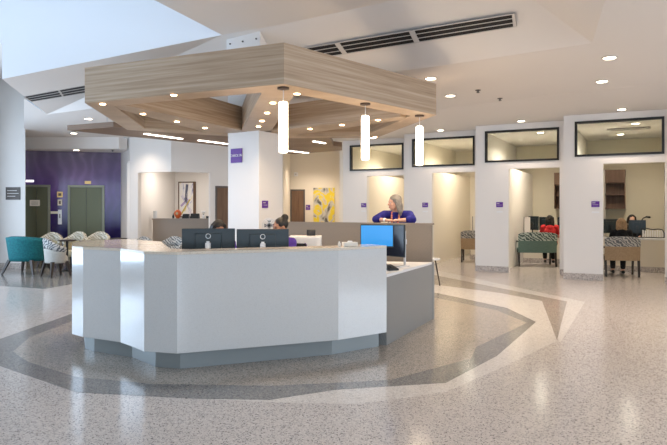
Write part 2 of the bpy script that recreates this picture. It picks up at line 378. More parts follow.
# ---- ceilings
E0, D0, Bq, A0, S0 = (-5.97, 12.5), (-4.95, 11.9), (1.43, 8.25), (3.06, 7.09), (2.545, 5.625)
TT = (-5.49, 10.64)
Fq, G0, M1, M2, K0 = (-5.01, 9.07), (-1.61, 8.67), (-.78, 8.22), (.545, 7.35), (1.82, 6.5)
ST1, ST2 = (2.03, 11.9), (5.16, 9.28); STL, STR = (-1.0, 14.4), (9.3, 5.8)
b = newbm()
poly(b, [(x, y, 3.45) for x, y in [E0, D0, Bq, A0, S0, (1.2, 1.8), (1.2, -8.6), (9.3, -8.6), STR, ST2, ST1, STL, (-1.0, 20.3), (-5.75, 20.3), (-5.75, 16.6), (-8.56, 16.6), TT]])
poly(b, [(x, y, 3.448) for x, y in [STR, ST2, ST1, STL, (-1.0, 20.3), (9.3, 20.3)]])
for p, q in ((STR, ST2), (ST2, ST1), (ST1, STL), (STL, (-1, 20.3))):
    poly(b, [(p[0], p[1], 3.45), (q[0], q[1], 3.45), (q[0], q[1], 3.448), (p[0], p[1], 3.448)])
struct('ceiling', b, M['ceil'])
b = newbm(); v3 = lambda p, z: (p[0], p[1], z)
lo, hi = 3.45, 4.0
for q in ([v3(E0, lo), v3(D0, lo), v3(G0, hi), v3(Fq, lo)], [v3(D0, lo), v3(Bq, lo), v3(M1, hi), v3(G0, hi)],
          [v3(Bq, lo), v3(A0, lo), v3(K0, hi), v3(M2, hi), v3(M1, hi)],
          [v3(A0, lo), v3(S0, lo), v3((.9, 4.2), hi), v3(K0, hi)], [v3(S0, lo), v3((1.2, 1.8), lo), v3((.2, 1), hi), v3((.9, 4.2), hi)],
          [v3((1.2, 1.8), lo), v3((1.2, -8.6), lo), v3((.2, -8.6), hi), v3((.2, 1), hi)]):
    # fan into triangles so that warped quads keep straight edges
    for i in range(1, len(q)-1): poly(b, [q[0], q[i], q[i+1]])
struct('ceiling_facets', b, M['ceil'])
b = newbm()
poly(b, [(x, y, 4.0) for x, y in [K0, (.9, 4.2), (.2, 1), (.2, -8.6), (-9.0, -8.6), (-9.0, 5), (-3.5, 3.6), G0, M1, M2]])
struct('ceiling_upper', b, M['ceil'])
b = newbm(); poly(b, [(x, y, 4.7) for x, y in [(-5.01, 9.07), TT, (-8.56, 16.6), (-9.0, 16.6), (-9.0, 9.6)]])
for p, q in ((Fq, TT), (TT, (-8.56, 16.6))): poly(b, [v3(p, 3.45), v3(q, 3.45), v3(q, 4.7), v3(p, 4.7)]) if q != TT else None
struct('ceiling_left', b, M['ceil'])
b = newbm()
wallseg(b, (-9.0, 9.6), Fq, 4.0, 7.2, .06); poly(b, [v3(Fq, 3.45), v3(G0, 4.0), v3(G0, 7.2), v3(Fq, 7.2)]); wallseg(b, G0, (-3.5, 3.6), 4.003, 7.2, .06); wallseg(b, (-3.5, 3.6), (-9.0, 5), 4.0, 7.2, .06)
wallseg(b, (-9.0, 5), (-9.0, 9.6), 4.0, 7.2, .06)
struct('wall_skylight_well', b, M['well'])
b = newbm()
for i in range(5): box(b, (-8.6+i*1.7, 6.6, 7.24), (.06, 5.9, .08))
struct('window_9', b, M['whitep'])
# window walls: piers, sills and mullions; open glazing between
def winwall(num, wname, p, q, z0, z1, nb, top=4.0):
    p, q = Vector(p), Vector(q); d = q-p; L_ = d.length; d.normalize()
    b = newbm(); wallseg(b, p, q, 0, z0, .15); wallseg(b, p, q, z1, top, .15); struct(wname, b, M['paint'])
    m = newbm()
    for i in range(nb+1):
        c = p+d*(L_*i/nb); wallseg(m, c-d*.04, c+d*.04, z0, z1, .1)
    for zz in (z0+.02, z0+(z1-z0)*.36, z0+(z1-z0)*.7, z1-.06): wallseg(m, p, q, zz, zz+.045, .08)
    struct('window_%d' % num, m, M['silver'])
winwall(5, 'wall_left', (-8.45, 5.2), (-8.45, 14.0), .25, 3.3, 6)
winwall(6, 'wall_right', (9.2, 6.0), (9.2, -3), .25, 3.3, 6)
winwall(7, 'wall_behind', (7, -8.2), (-7, -8.2), .3, 3.4, 8)
b = newbm(); wallseg(b, (-9.3, 14.1), (-9.3, 17.2), 0, 4.7, .15); wallseg(b, (-8.45, 14.0), (-9.3, 14.0), 0, 4.7, -.12); wallseg(b, (-8.45, -8.4), (-8.45, 5.2), 0, 4.0, .15); struct('wall_left_solid', b, M['paint'])
b = newbm(); wallseg(b, (9.2, 10.0), (9.2, 6.0), 0, 4, .15); wallseg(b, (9.2, -3), (9.2, -8.4), 0, 4, .15); struct('wall_right_solid', b, M['paint'])
b = newbm(); wallseg(b, (9.3, -8.2), (7, -8.2), 0, 4, .15); wallseg(b, (-7, -8.2), (-8.5, -8.2), 0, 4, .15); struct('wall_behind_solid', b, M['paint'])

# ------------------------------------------------------------------ ceiling fittings
def isect(px, py, a, b_, c, off=.03):
    d = Vector(((px-CX)/F, 1, (HY-py)/F)); o = Vector((0, 0, EYE)); a, b_, c = Vector(a), Vector(b_), Vector(c)
    nn = (b_-a).cross(c-a).normalized(); t = (a-o).dot(nn)/d.dot(nn); p = o+d*t
    return p-d.normalized()*off
def diffuser(label, TL, TR, BR, BL, cuts):
    """linear slot diffuser lying on a sloping facet"""
    r = thing('air_diffuser', label, 'air vent', (TL+BR)/2)
    up = (TR-TL).cross(BL-TL).normalized()
    if up.z < 0: up = -up
    def q(u, v): return (TL.lerp(TR, u)).lerp(BL.lerp(BR, u), v)
    def slab(bm, u0, u1, v0, v1, h0, h1):
        f = [[q(u0, v0), q(u1, v0), q(u1, v1), q(u0, v1)]]
        loft(bm, [[p+up*h0 for p in f[0]], [p+up*h1 for p in f[0]]])
    b = newbm(); slab(b, 0, 1, .03, .97, .004, .014); obj('slot_backing', b, M['ventd'], r, world=True)
    b = newbm()
    for v0, v1 in ((0, .05), (.315, .355), (.645, .685), (.95, 1)): slab(b, 0, 1, v0, v1, -.002, .006)
    for u in [0]+cuts+[1]: slab(b, max(u-.012, 0), min(u+.012, 1), 0, 1, -.003, .006)
    obj('diffuser_blade', b, M['vent'], r, world=True)
pr = (v3(Bq, lo), v3(A0, lo), v3(M2, hi)); pl_ = (v3(D0, lo), v3(Bq, lo), v3(M1, hi)); pe = (v3(E0, lo), v3(G0, hi), v3(Fq, lo))
diffuser('long black-slotted linear air vent in the sloping ceiling above the right of the wooden canopy',
         isect(296, 49.5, *pl_, .03), isect(515, 13.5, *pr, .03), isect(516.5, 27, *pr, .03), isect(306, 60.5, *pl_, .03), [.22, .58])
diffuser('short black-slotted linear air vent in the ceiling left of the wooden canopy',
         isect(23.5, 96.5, *pe, .03), isect(100, 82.5, *pe, .03), isect(101, 90.5, *pe, .03), isect(31, 102, *pe, .03), [.46])

dl_proto = None
def downlight(px, py, z, label, pos=None, rad=.085, pw=24, group='round recessed downlights in the ceiling', spot=True):
    global dl_proto
    p = fp(px, py, z) if pos is None else Vector(pos)
    p.z = z
    if dl_proto is None:
        r = thing('recessed_downlight', label, 'ceiling light', p, 0, group)
        b = newbm(); lathe(b, [(.078, -.001), (.10, -.001), (.10, -.008), (.078, -.012)], n=28); ro_ = obj('trim_ring', b, M['vent'], r, smooth=False)
        b = newbm(); lathe(b, [(.076, -.0135), (.074, -.0145)], n=28); obj('lens', b, M['lens'], ro_)
        dl_proto = r
    else: r = dup(dl_proto, p, 0, label, group)
    if spot:
        l = bpy.data.lights.new('downlight_beam', 'SPOT'); l.energy = pw; l.color = WARM; l.spot_size = R(120); l.spot_blend = .8; l.shadow_soft_size = .07
        o = bpy.data.objects.new('downlight_beam', l); C.objects.link(o); o.location = (p.x, p.y, z-.03)
    return r
DP = 105
downlight(609.5, 57.3, 3.45, 'recessed ceiling downlight at the far right, nearest and largest of all', pw=DP)
downlight(602, 81, 3.45, 'recessed ceiling downlight just below the nearest one at the right', pw=DP)
downlight(430.7, 78, 3.45, 'recessed ceiling downlight just above the right corner of the wooden canopy', pw=DP)
downlight(450.5, 95.3, 3.45, 'recessed ceiling downlight just right of the wooden canopy corner', pw=DP)
for k, nm in zip('ABCD', ('above the rightmost', 'above the second from right', 'above the third from right', 'above the leftmost')):
    p = bp(k, 1.12, -.42); downlight(0, 0, 3.448, 'small recessed downlight at the wall %s black framed transom window' % nm, (p.x, p.y, 3.448), pw=DP*.5)
downlight(88.5, 118.5, 3.45, 'recessed ceiling downlight between the left end of the canopy and the brown wood panel', pw=DP)
downlight(73.8, 133, 3.45, 'recessed ceiling downlight under the left tip of the brown wood panel', pw=DP*.6)
downlight(133, 139.3, 3.45, 'recessed ceiling downlight in front of the white wall right of the elevators', (-5.25, 15.75, 3.45), pw=DP*.6)
downlight(0, 0, 3.13, 'recessed downlight in the lowered soffit over the elevators', (-7.2, 16.8, 3.13), pw=22)
downlight(0, 0, 3.45, 'recessed downlight in front of the door with the yellow painting', (-.55, 18.9, 3.448), pw=150)
# further downlights of the same hall, outside the frame
for x, y in ((4.5, 4.2), (2.6, 2.0), (6.6, 6.9), (4.6, -.5), (7.2, 3.6)):
    downlight(0, 0, 3.45, 'recessed ceiling downlight of the hall outside the photograph', (x, y, 3.45), pw=DP, group='downlights outside the view')
# niche and booth room lights
l = area('niche_light', (-4.5, 17.9, 2.72), (-4.6, 18.2, 0), 1.2, .5, 22, (1, .90, .80))
for k, (t, d) in (('A', (1.35, 1.2)), ('B', (1.3, 1.2)), ('B', (1.6, 2.9)), ('A', (1.0, 3.2))):
    p = bp(k, t, d); downlight(0, 0, 3.36, 'recessed downlight seen through the glass of the %s transom' % ('rightmost' if k == 'A' else 'second from right') + (' at the front' if d < 2 else ' at the back'), (p.x, p.y, 3.36), spot=False, group='booth downlights')
p = bp('A', 1.2, 2.1)
r = thing('ceiling_grille', 'louvred ceiling grille behind the glass of the rightmost transom', 'air vent', (p.x, p.y, 3.36), ROT)
b = newbm(); box(b, (0, 0, -.008), (.9, .3, .012)); obj('backing', b, M['ventd'], r)
b = newbm()
for i in range(7): box(b, (0, -.14+i*.0467, -.02), (.92, .016, .012))
obj('louvre', b, M['vent'], r)
sp_ = None
for px, py, z, lab in ((478, 90, 3.45, 'small dark sprinkler head in the ceiling right of the canopy, the nearer of two'), (500, 98.3, 3.448, 'small dark sprinkler head in the ceiling right of the canopy, the farther of two'),
                       (109, 151, 3.13, 'small sprinkler head in the soffit in front of the purple wall')):
    p = fp(px, py, z) if z > 3.2 else Vector((-6.2, 16.85, 3.13))
    if sp_ is None:
        sp_ = thing('sprinkler_head', lab, 'sprinkler', p, 0, 'ceiling sprinkler heads')
        b = newbm(); lathe(b, [(.045, 0), (.045, -.008), (.015, -.012), (.012, -.04), (.028, -.042), (.028, -.046)], n=16); obj('sprinkler', b, M['plaque'], sp_)
    else: dup(sp_, p, 0, lab)

# ------------------------------------------------------------------ wooden canopy
CB, CT = 2.75, 3.17
cL, cF, cR, cRB, cBK, cLB = Vector((-2.96, 7.14)), Vector((-.50, 6.05)), Vector((1.38, 8.06)), Vector((.76, 10.7)), Vector((-1.3, 10.8)), Vector((-3.30, 9.6))
ring = [cL, cF, cR, cRB, cBK, cLB]
canopy = thing('wooden_canopy', 'large pale oak canopy with lit underside hanging over the reception desk', 'ceiling canopy', (-1, 8.5, CB))
def inset(P, w_):
    out = []; n_ = len(P)
    for i in range(n_):
        a, b_, c = P[i-1], P[i], P[(i+1) % n_]
        d1 = (b_-a).normalized(); d2 = (c-b_).normalized(); n1_ = Vector((-d1.y, d1.x)); n2_ = Vector((-d2.y, d2.x))
        m_ = (n1_+n2_).normalized(); out.append(b_+m_*(w_/max(m_.dot(n1_), .3)))
    return out
inn = inset(ring, .30)
b = newbm()
for i in range(6):
    j = (i+1) % 6
    prism(b, [ring[i], ring[j], inn[j], inn[i]], CB, CT)
obj('outer_beam', b, M['wood'], canopy, world=True)
hub = Vector((-1.23, 9.2))
def spoke(p, w0, w1, target):
    d = (target-p).normalized(); n_ = Vector((-d.y, d.x)); q = newbm()
    prism(q, [p+n_*w0, p-n_*w0, target-n_*w1, target+n_*w1], CB+.004, CT-.03)
    obj('spoke_beam', q, M['wood'], canopy, world=True)
spoke(cL+Vector((.27, .14)), .12, .36, Vector((-1.72, 10.05)))
spoke(cF+Vector((-.07, .35)), .18, .24, Vector((-1.27, 9.85)))
spoke(cR+Vector((-.38, .28)), .12, .36, Vector((-.95, 10.12)))
b = newbm(); pts = [(-2.0, 10.1), (-1.5, 9.75), (-1.2, 9.45), (-.85, 9.85), (-.6, 10.3), (-.8, 10.62), (-1.8, 10.5)]
for i in range(7):
    p_, q_ = pts[i], pts[(i+1) % 7]; c_ = (-1.3, 10.15)
    prism(b, [p_, q_, lerp(q_, c_, .4), lerp(p_, c_, .4)], CB+.008, CT-.04)
obj('hub_beam', b, M['wood'], canopy, world=True)
for px, py in ((102.6, 104), (143, 114), (177, 121.7), (205, 128), (173.7, 95), (297, 93.8), (273, 103), (267, 113), (262, 121), (258.5, 126.5), (378, 120), (342, 125), (310, 129), (375, 137)):
    p = fp(px, py, CB)
    b = newbm(); lathe(b, [(.035, -.002), (.033, -.006)], (p.x, p.y, CB), 16); o = obj('downlight', b, M['lensw'], canopy, world=True); o['label'] = 'glowing round downlight'
    l = bpy.data.lights.new('canopy_beam', 'SPOT'); l.energy = 20; l.color = (1, .74, .48); l.spot_size = R(130); l.spot_blend = .9; l.shadow_soft_size = .04
    lo_ = bpy.data.objects.new('canopy_beam', l); C.objects.link(lo_); lo_.location = (p.x, p.y, CB-.02)

b = newbm()
# pendants
pp = None
for (px, py), lab in (((283.3, 87.5), 'lit tubular pendant lamp, nearest and leftmost, under the front corner of the canopy'),
                      ((365.3, 103.3), 'lit tubular pendant lamp in the middle of the three'),
                      ((419.5, 115.2), 'lit tubular pendant lamp, rightmost and farthest, by the right end of the canopy')):
    p = fp(px, py, CB); p.z = CB
    if pp is None:
        pp = thing('pendant_lamp', lab, 'pendant lamp', p, 0, 'tubular pendant lamps')
        q = newbm(); lathe(q, [(.062, -.001), (.062, -.02), (.02, -.028)], n=24); obj('rosette', q, M['bronze'], pp)
        q = newbm(); tube(q, (0, 0, -.02), (0, 0, -.17), .004, n=8); obj('cord', q, M['silver'], pp)
        q = newbm(); lathe(q, [(.012, -.145), (.04, -.15), (.048, -.165), (.048, -.66), (.042, -.665)], n=24); obj('lamp_shade', q, M['tube'], pp, smooth=False)
        q = newbm(); lathe(q, [(.049, -.668), (.049, -.676), (.03, -.68)], n=24); obj('end_cap', q, M['silver'], pp)
    else: dup(pp, p, 0, lab)
    l = bpy.data.lights.new('pendant_glow', 'POINT'); l.energy = 9; l.color = (1, .78, .55); l.shadow_soft_size = .06
    o = bpy.data.objects.new('pendant_glow', l); C.objects.link(o); o.location = (p.x, p.y, CB-.80)
b.free()

# ------------------------------------------------------------------ brown wood ceiling panel behind
HB = 2.97
pan = thing('wood_ceiling_panel', 'flat brown wood ceiling panel with light strips behind the pale canopy', 'ceiling panel', (-2, 13, HB))
b = newbm(); prism(b, [(-5.05, 11.38), (-4.0, 10.9), (-1.5, 11.15), (-.1, 12.4), (0, 14.1), (.2, 14.3), (.22, 15.3), (-1.1, 16.4), (-3.03, 13.7)], HB, HB+.1)
obj('panel_body', b, M['woodk'], pan, world=True)
for (x0, y0), (x1, y1) in (((146, 133.5), (183, 138.5)), ((200, 140), (228, 143.6)), ((290, 150.6), (309, 152.8)), ((315, 141), (326, 143))):
    p, q = fp(x0, y0, HB), fp(x1, y1, HB); q2 = newbm(); wallseg(q2, p, q, HB-.012, HB-.001, .07)
    o = obj('light_strip', q2, M['strip'], pan, world=True)
    m_ = (p+q)/2; a_ = area('strip_light', (m_.x, m_.y, HB-.03), (m_.x, m_.y, 0), .6, .07, 10, (1, .86, .7))
for x, y in ((-4.3, 11.4), (-1.8, 11.6), (-.3, 14.5), (-2.6, 13.6)):
    q = newbm(); tube(q, (x, y, HB+.1), (x, y, 3.449), .006); obj('hanging_rod', q, M['silver'], pan, world=True)

# ------------------------------------------------------------------ columns
col = thing('square_column', 'white square column rising through the canopy with a CHECK IN sign on it', 'column', (-1.3, 10.15, 0))
CA, CBn, CCn, CDn = (-1.775, 10.1), (-1.205, 9.7), (-.88, 10.25), (-1.42, 10.62)
b = newbm(); prism(b, [CA, CBn, CCn, CDn], 0, 3.6)
obj('shaft', b, M['colw'], col, world=True)
H0, H1 = (-1.56, 8.75), (-1.03, 8.41)
b = newbm(); prism(b, [H0, H1, (-.93, 8.75), (-1.48, 9.05)], 3.25, 3.98)
obj('column_head', b, M['colw'], col, world=True)
for z in (3.42, 3.88):
    for s_ in (.12, .5, .9):
        p = lerp(H0, H1, s_); b = newbm(); tube(b, (p[0], p[1], z), (p[0]-.008, p[1]-.012, z), .012); obj('bolt', b, M['plaque'], col, world=True)
pier = thing('square_pier', 'white square pier with a dark plaque at the left edge of the photograph', 'column', (-7.9, 15, 0))
b = newbm(); prism(b, [(-8.28, 14.85), (-7.63, 14.85), (-7.88, 15.35), (-8.40, 15.35)], 0, 4.69); obj('shaft', b, M['paint'], pier, world=True)
b = newbm(); prism(b, [(-8.3, 14.83), (-7.61, 14.83), (-7.87, 15.37), (-8.42, 15.37)], 0.003, .14); obj('base', b, M['terr_b'], pier, world=True)
q = thing('plaque', 'dark brown room plaque with pale lettering on the white pier', 'sign', (-7.925, 14.84, 1.86))
b = newbm(); box(b, (0, 0, 0), (.36, .016, .31)); obj('plate', b, M['plaque'], q, bevel=.003)
b = newbm()
for i, (x, w_) in enumerate(((-.02, .24), (0, .28), (-.04, .2))): box(b, (x, -.010, .07-i*.07), (w_, .003, .014))
obj('lettering', b, M['vent'], q)

# ------------------------------------------------------------------ signs
def sign(label, p, ang, w_, h_, txt=None, size=.05, group=None, panel=True):
    """plate on a wall; ang = direction the wall's seen face runs (p -> right)"""
    r = thing('wall_sign', label, 'sign', p, ang, group)
    b = newbm(); box(b, (0, -.008, 0), (w_, .014, h_)); obj('plate', b, M['purple'], r)
    if txt: text(txt, size, M['white'], r, (0, -.017, 0), (PI/2, 0, 0))
    else:
        b = newbm(); box(b, (-w_*.2, -.017, h_*.22), (w_*.4, .003, h_*.12)); box(b, (0, -.017, -h_*.1), (w_*.7, .003, h_*.06)); obj('lettering', b, M['vent'], r)
    return r
ang = math.atan2(CBn[1]-CA[1], CBn[0]-CA[0])
p = lerp(CA, CBn, .29)
sign('purple square CHECK IN sign high on the left face of the white column', (p[0], p[1], 2.37), ang, .25, .235, 'CHECK IN', .06)
ang2 = math.atan2(CCn[1]-CBn[1], CCn[0]-CBn[0]); p = lerp(CBn, CCn, .24)
sign('small purple sign on the right face of the white column beside the desk', (p[0], p[1], 1.56), ang2, .15, .12)
names = {'A': 'left of the booth where a blond visitor sits', 'B': 'left of the booth with the red-shirted person', 'C': 'right of the woman in blue, nearest her head', 'D': 'left of the woman in blue, under the leftmost transom'}
names2 = {'A': 'beside the blond visitor', 'B': 'beside the red-shirted visitor', 'C': 'right of the woman in blue', 'D': 'left of the woman in blue'}
for k in 'ABCD':
    p = bp(k, {'A': .62, 'B': .56, 'C': .58, 'D': .66}[k], 0)
    sign('small purple plate %s' % names[k], (p.x, p.y, 1.58), ROT, .155, .12, group='purple room signs on the booth piers')
    r = thing('wall_plate', 'pale wall plate under the purple plate %s' % names2[k], 'wall plate', (p.x, p.y, 1.41), ROT, 'pale wall plates on the booth piers')
    b = newbm(); box(b, (0, -.006, 0), (.14, .011, .035)); obj('plate', b, M['whitep'], r, bevel=.002)
sign('small purple sign on the cream wall between the brown door and yellow painting', (at(308, 20), 20, 1.52), 0, .15, .17)

# ------------------------------------------------------------------ lifts
ea = math.atan2(.7, 2.53)
def lift(num, pl, pr, label_two):
    # wall line from (-8.8,17) to (-6.27,17.7)
    def onwall(px):
        s = (px-CX)/F; t = (s*17.0+8.8)/(2.53-s*.7); return Vector((-8.8+2.53*t, 17.0+.7*t))
    a, c = onwall(pl), onwall(pr); L_ = (c-a).length
    f = newbm(); h = 2.16
    def bxl(bm, x0, x1, z0, z1, y0, y1):
        Mx = Matrix.Translation((a.x, a.y, 0)) @ Matrix.Rotation(ea, 4, 'Z'); box(bm, ((x0+x1)/2, (y0+y1)/2, (z0+z1)/2), (x1-x0, y1-y0, z1-z0), M=Mx)
    bxl(f, 0, .06, 0.003, h, -.05, -.002); bxl(f, L_-.06, L_, 0.003, h, -.05, -.002); bxl(f, .06, L_-.06, h-.06, h, -.05, -.002)
    o = struct('door_%d' % num, f, M['elevf'])
    for i in range(2):
        q = newbm(); x0 = .065+(L_-.13)*i/2; bxl(q, x0+.004, x0+(L_-.13)/2-.004, .01, h-.065, -.03, -.004); obj('elevator_leaf', q, M['elev'], o)
    return a, c
lift(3, 23, 50.5, '')
lift(4, 68, 104.5, '')
def wallpt(px, z):
    s = (px-CX)/F; t = (s*17.0+8.8)/(2.53-s*.7); return (-8.8+2.53*t, 17.0+.7*t-.004, z)
def zat(py, Y): return EYE+(HY-py)*Y/F
def wplate(name, label, cat, px, py, w_, h_, m, group=None, extra=None, off=0):
    x, y, z = wallpt(px, 0); z = zat(py, y); r = thing(name, label, cat, (x, y-off, z), ea, group)
    b = newbm(); box(b, (0, -.01, 0), (w_, .016, h_)); obj('plate', b, m, r, bevel=.002)
    if extra:
        b = newbm(); extra(b); obj('symbol', b, M['plaque'], r)
    return r
wplate('paper_notice', 'pale paper notice taped on the left elevator door', 'notice', 35.5, 203, .26, .17, M['paper'], extra=lambda b: [box(b, (0, -.0195, .03-i*.035), (.18, .002, .008)) for i in range(3)], off=.03)
wplate('elevator_sign', 'orange-framed square sign on the purple wall between the elevators, topmost', 'sign', 60, 194.5, .15, .16, M['brass'], extra=lambda b: box(b, (0, -.0195, 0), (.08, .003, .08)))
wplate('evacuation_sign', 'pale pictogram plate under the orange-framed sign between the elevators', 'sign', 60, 202.5, .12, .17, M['paper'], extra=lambda b: box(b, (0, -.0195, .0), (.05, .003, .09)))
wplate('call_panel', 'vertical steel call button panel between the elevators', 'elevator call panel', 60, 217, .10, .42, M['silver'], extra=lambda b: box(b, (0, -.0195, .03), (.03, .003, .12)))
wplate('information_plate', 'horizontal pale plate left of the call panel between the elevators', 'sign', 54.5, 212.5, .20, .07, M['paper'])
wplate('hall_lantern', 'brass hall lantern above the right elevator', 'elevator indicator', 88, 182.5, .17, .085, M['brass'])
r = wplate('hall_lantern', 'hall lantern above the left elevator, its white reflection painted as glow', 'elevator indicator', 30, 181, .20, .05, mat('lantern_reflection', (1, 1, 1), .4, emit=(1, .97, .9), es=2.2))  # emission imitates light reflected in the lantern, which is not lit itself
# ------------------------------------------------------------------ reception desk
desk = thing('reception_desk', 'large faceted white quartz reception desk with a grey return at its right end', 'reception desk', (-1.1, 6.6, 0))
outer = [(-2.99, 6.86), (-2.75, 6.31), (-2.57, 6.155), (-2.10, 5.917), (-1.748, 5.54), (-1.42, 5.45), (.049, 6.015), (.565, 6.39)]
inner = [(.42, 6.66), (-.06, 6.36), (-1.40, 5.84), (-1.62, 5.93), (-2.06, 7.16), (-2.66, 7.74), (-3.06, 7.38)]
b = newbm(); prism(b, outer+inner, 1.075, 1.10); obj('counter_top', b, M['qtop'], desk, world=True)
def offs(P, d):
    out = []
    for i, p in enumerate(P):
        p = Vector(p); a = Vector(P[i-1]) if i else None; c = Vector(P[i+1]) if i < len(P)-1 else None
        ns = []
        if a is not None: v_ = (p-a).normalized(); ns.append(Vector((-v_.y, v_.x)))
        if c is not None: v_ = (c-p).normalized(); ns.append(Vector((-v_.y, v_.x)))
        m_ = sum(ns, Vector((0, 0))).normalized(); out.append(p+m_*(d/max(m_.dot(ns[0]), .4)))
    return out
for i in range(len(outer)-1):
    a_, c_ = outer[i], outer[i+1]; i0, i1 = offs(outer, .03)[i], offs(outer, .03)[i+1]
    q = newbm(); prism(q, [a_, c_, i1, i0], .177, 1.0745); obj('front_panel', q, M['quartz'], desk, world=True)
b = newbm(); prism(b, [(.565, 6.39), (.42, 6.66), (.395, 6.645), (.535, 6.385)], .177, 1.0745)
obj('end_panel', b, M['quartz'], desk, world=True); b = newbm(); prism(b, [(-2.99, 6.86), (-2.96, 6.87), (-3.03, 7.36), (-3.06, 7.38)], 0.178, 1.0745)
obj('end_panel', b, M['quartz'], desk, world=True)
# carcase behind the panels
tk = offs(outer, .13); tki = offs(outer, .21)
b = newbm(); prism(b, [p for p in tk]+[p for p in reversed(tki)], 0.003, .60); obj('toe_kick', b, M['toe'], desk, world=True)
b = newbm(); prism(b, [p for p in offs(outer, .035)]+[p for p in reversed(offs(outer, .165))], .178, .205); obj('panel_soffit', b, M['toe'], desk, world=True)
ws = [(-2.05, 6.75), (-1.55, 5.80), (-1.36, 5.74), (-.02, 6.25), (.45, 6.545), (.575, 6.53), (1.315, 8.03), (.3, 8.22), (.15, 7.35), (-1.1, 6.95), (-1.75, 7.15)]
b = newbm(); prism(b, ws, .745, .775); obj('work_surface', b, M['whitep'], desk, world=True)
b = newbm(); prism(b, [(.578, 6.536), (1.32, 8.057), (1.28, 8.08), (.54, 6.56)], 0.003, .744); obj('return_panel', b, M['graylam'], desk, world=True)
b = newbm(); prism(b, [(1.28, 8.02), (1.36, 8.09), (1.36, 8.14), (1.26, 8.14)], .003, .77); obj('corner_post', b, M['graylam'], desk, world=True)
b = newbm(); prism(b, [(.40, 6.66), (.54, 6.56), (.578, 6.536), (.44, 6.62)], 0.003, .744)
obj('support_panel', b, M['graylam'], desk, world=True)
# privacy partition
part = thing('privacy_partition', 'taupe laminate partition behind the reception desk that the woman leans on', 'partition', (.3, 8.5, 0))
b = newbm(); wallseg(b, (-.74, 9.06), (1.33, 8.16), 0.003, 1.27, .07); obj('panel', b, M['taupe'], part, world=True)
b = newbm(); wallseg(b, (-.75, 9.055), (1.345, 8.145), 1.27, 1.292, .09); obj('cap', b, M['taupe'], part, world=True)

# ------------------------------------------------------------------ monitors
def monitor(label, loc, rz, w_=.56, h_=.33, zb=.17, screen=None, group=None, tilt=0, shell=None, arm='silver', off=.046, top=.03):
    """screen looks along local -y; stand foot on local z=0"""
    r = thing('computer_monitor', label, 'monitor', loc, rz, group); zc = zb+h_/2
    b = newbm(); box(b, (0, 0, zc), (w_, .022, h_)); box(b, (0, .018, zc+.01), (w_*.5, .018, h_*.62)); obj('casing', b, M['mon'] if shell is None else shell, r, bevel=.006)
    b = newbm(); box(b, (0, -.0125, zc), (w_-.02, .003, h_-.025)); obj('screen', b, M['blackscr'] if screen is None else screen, r)
    b = newbm(); box(b, (0, off, (zc+top)/2), (.035, .014, zc+top)); box(b, (0, off*.5+.01, zc-.02), (.06, off, .06)); obj('stand', b, M[arm], r, bevel=.004)
    b = newbm(); box(b, (0, .04, .007), (.26, .18, .012)); obj('base', b, M[arm], r, bevel=.004)
    if not group or 'desk monitors' not in group: return r
    b = newbm()
    for i in range(20):
        a = 2*PI*i/20; c = 2*PI*(i+1)/20
        tube(b, (.026*math.cos(a), .0285, zc+.085+.026*math.sin(a)), (.026*math.cos(c), .0285, zc+.085+.026*math.sin(c)), .0032, n=6)
    o = obj('emblem', b, M['silver'], r); o['label'] = 'small round silver ring emblem'
    return r
p1 = Vector((at(208.5, 6.75), 6.75, .775)); p2 = Vector((at(262.8, 6.72), 6.72, .775))
monitor('dark computer monitor seen from behind on the desk, the left of the pair', p1, PI+R(4), .59, .34, .155, group='desk monitors seen from behind')
monitor('dark computer monitor seen from behind on the desk, the right of the pair', p2, PI+R(6), .58, .34, .15, group='desk monitors seen from behind')
monitor('monitor with a bright blue screen above the right end of the counter', (at(377, 7.15), 7.15, .775), R(-12), .40, .27, .26, M['blue_scr'])
monitor('tall dark monitor turned sideways right of the blue screen', (at(395, 7.45), 7.45, .775), R(-50), .34, .40, .12, M['blackscr'], off=.175, top=.12)

# desk things
r = thing('tissue_box', 'small cream tissue box on the counter ledge left of the blue screen', 'tissue box', (.17, 6.26, 1.101), R(18))
b = newbm(); box(b, (0, 0, .022), (.15, .08, .043)); obj('carton', b, M['paper'], r, bevel=.003)
b = newbm(); loft(b, [[(-.03, -.008, .043), (.03, -.008, .043), (.03, .008, .043), (-.03, .008, .043)], [(-.02, -.012, .056), (.022, -.004, .058), (.024, .010, .056), (-.018, .006, .058)]]); obj('tissue', b, M['white'], r)
r = thing('sanitizer_bottle', 'tiny pale bottle on the counter ledge left of the tissue box', 'bottle', (.06, 6.20, 1.101))
b = newbm(); lathe(b, [(.014, 0), (.016, .003), (.016, .035), (.008, .042)], n=16); obj('bottle_body', b, M['paper'], r)
b = newbm(); lathe(b, [(.008, .042), (.008, .052), (.004, .054)], n=12); obj('cap', b, M['whitep'], r)
# keyboard and black pad on the return
r = thing('desk_phone', 'black desk phone on the white return top below the dark monitor', 'phone', (.66, 7.0, .776), R(30))
b = newbm(); loft(b, [[(-.07, -.08, 0), (.07, -.08, 0), (.07, .08, 0), (-.07, .08, 0)], [(-.07, -.08, .02), (.07, -.08, .02), (.07, .08, .06), (-.07, .08, .06)]]); obj('phone_body', b, M['blackp'], r, bevel=.004)
b = newbm(); limb(b, [((-.045, -.07, .045), .014), ((-.045, 0, .062), .010), ((-.045, .07, .075), .014)]); obj('handset', b, M['blackp'], r, smooth=True)

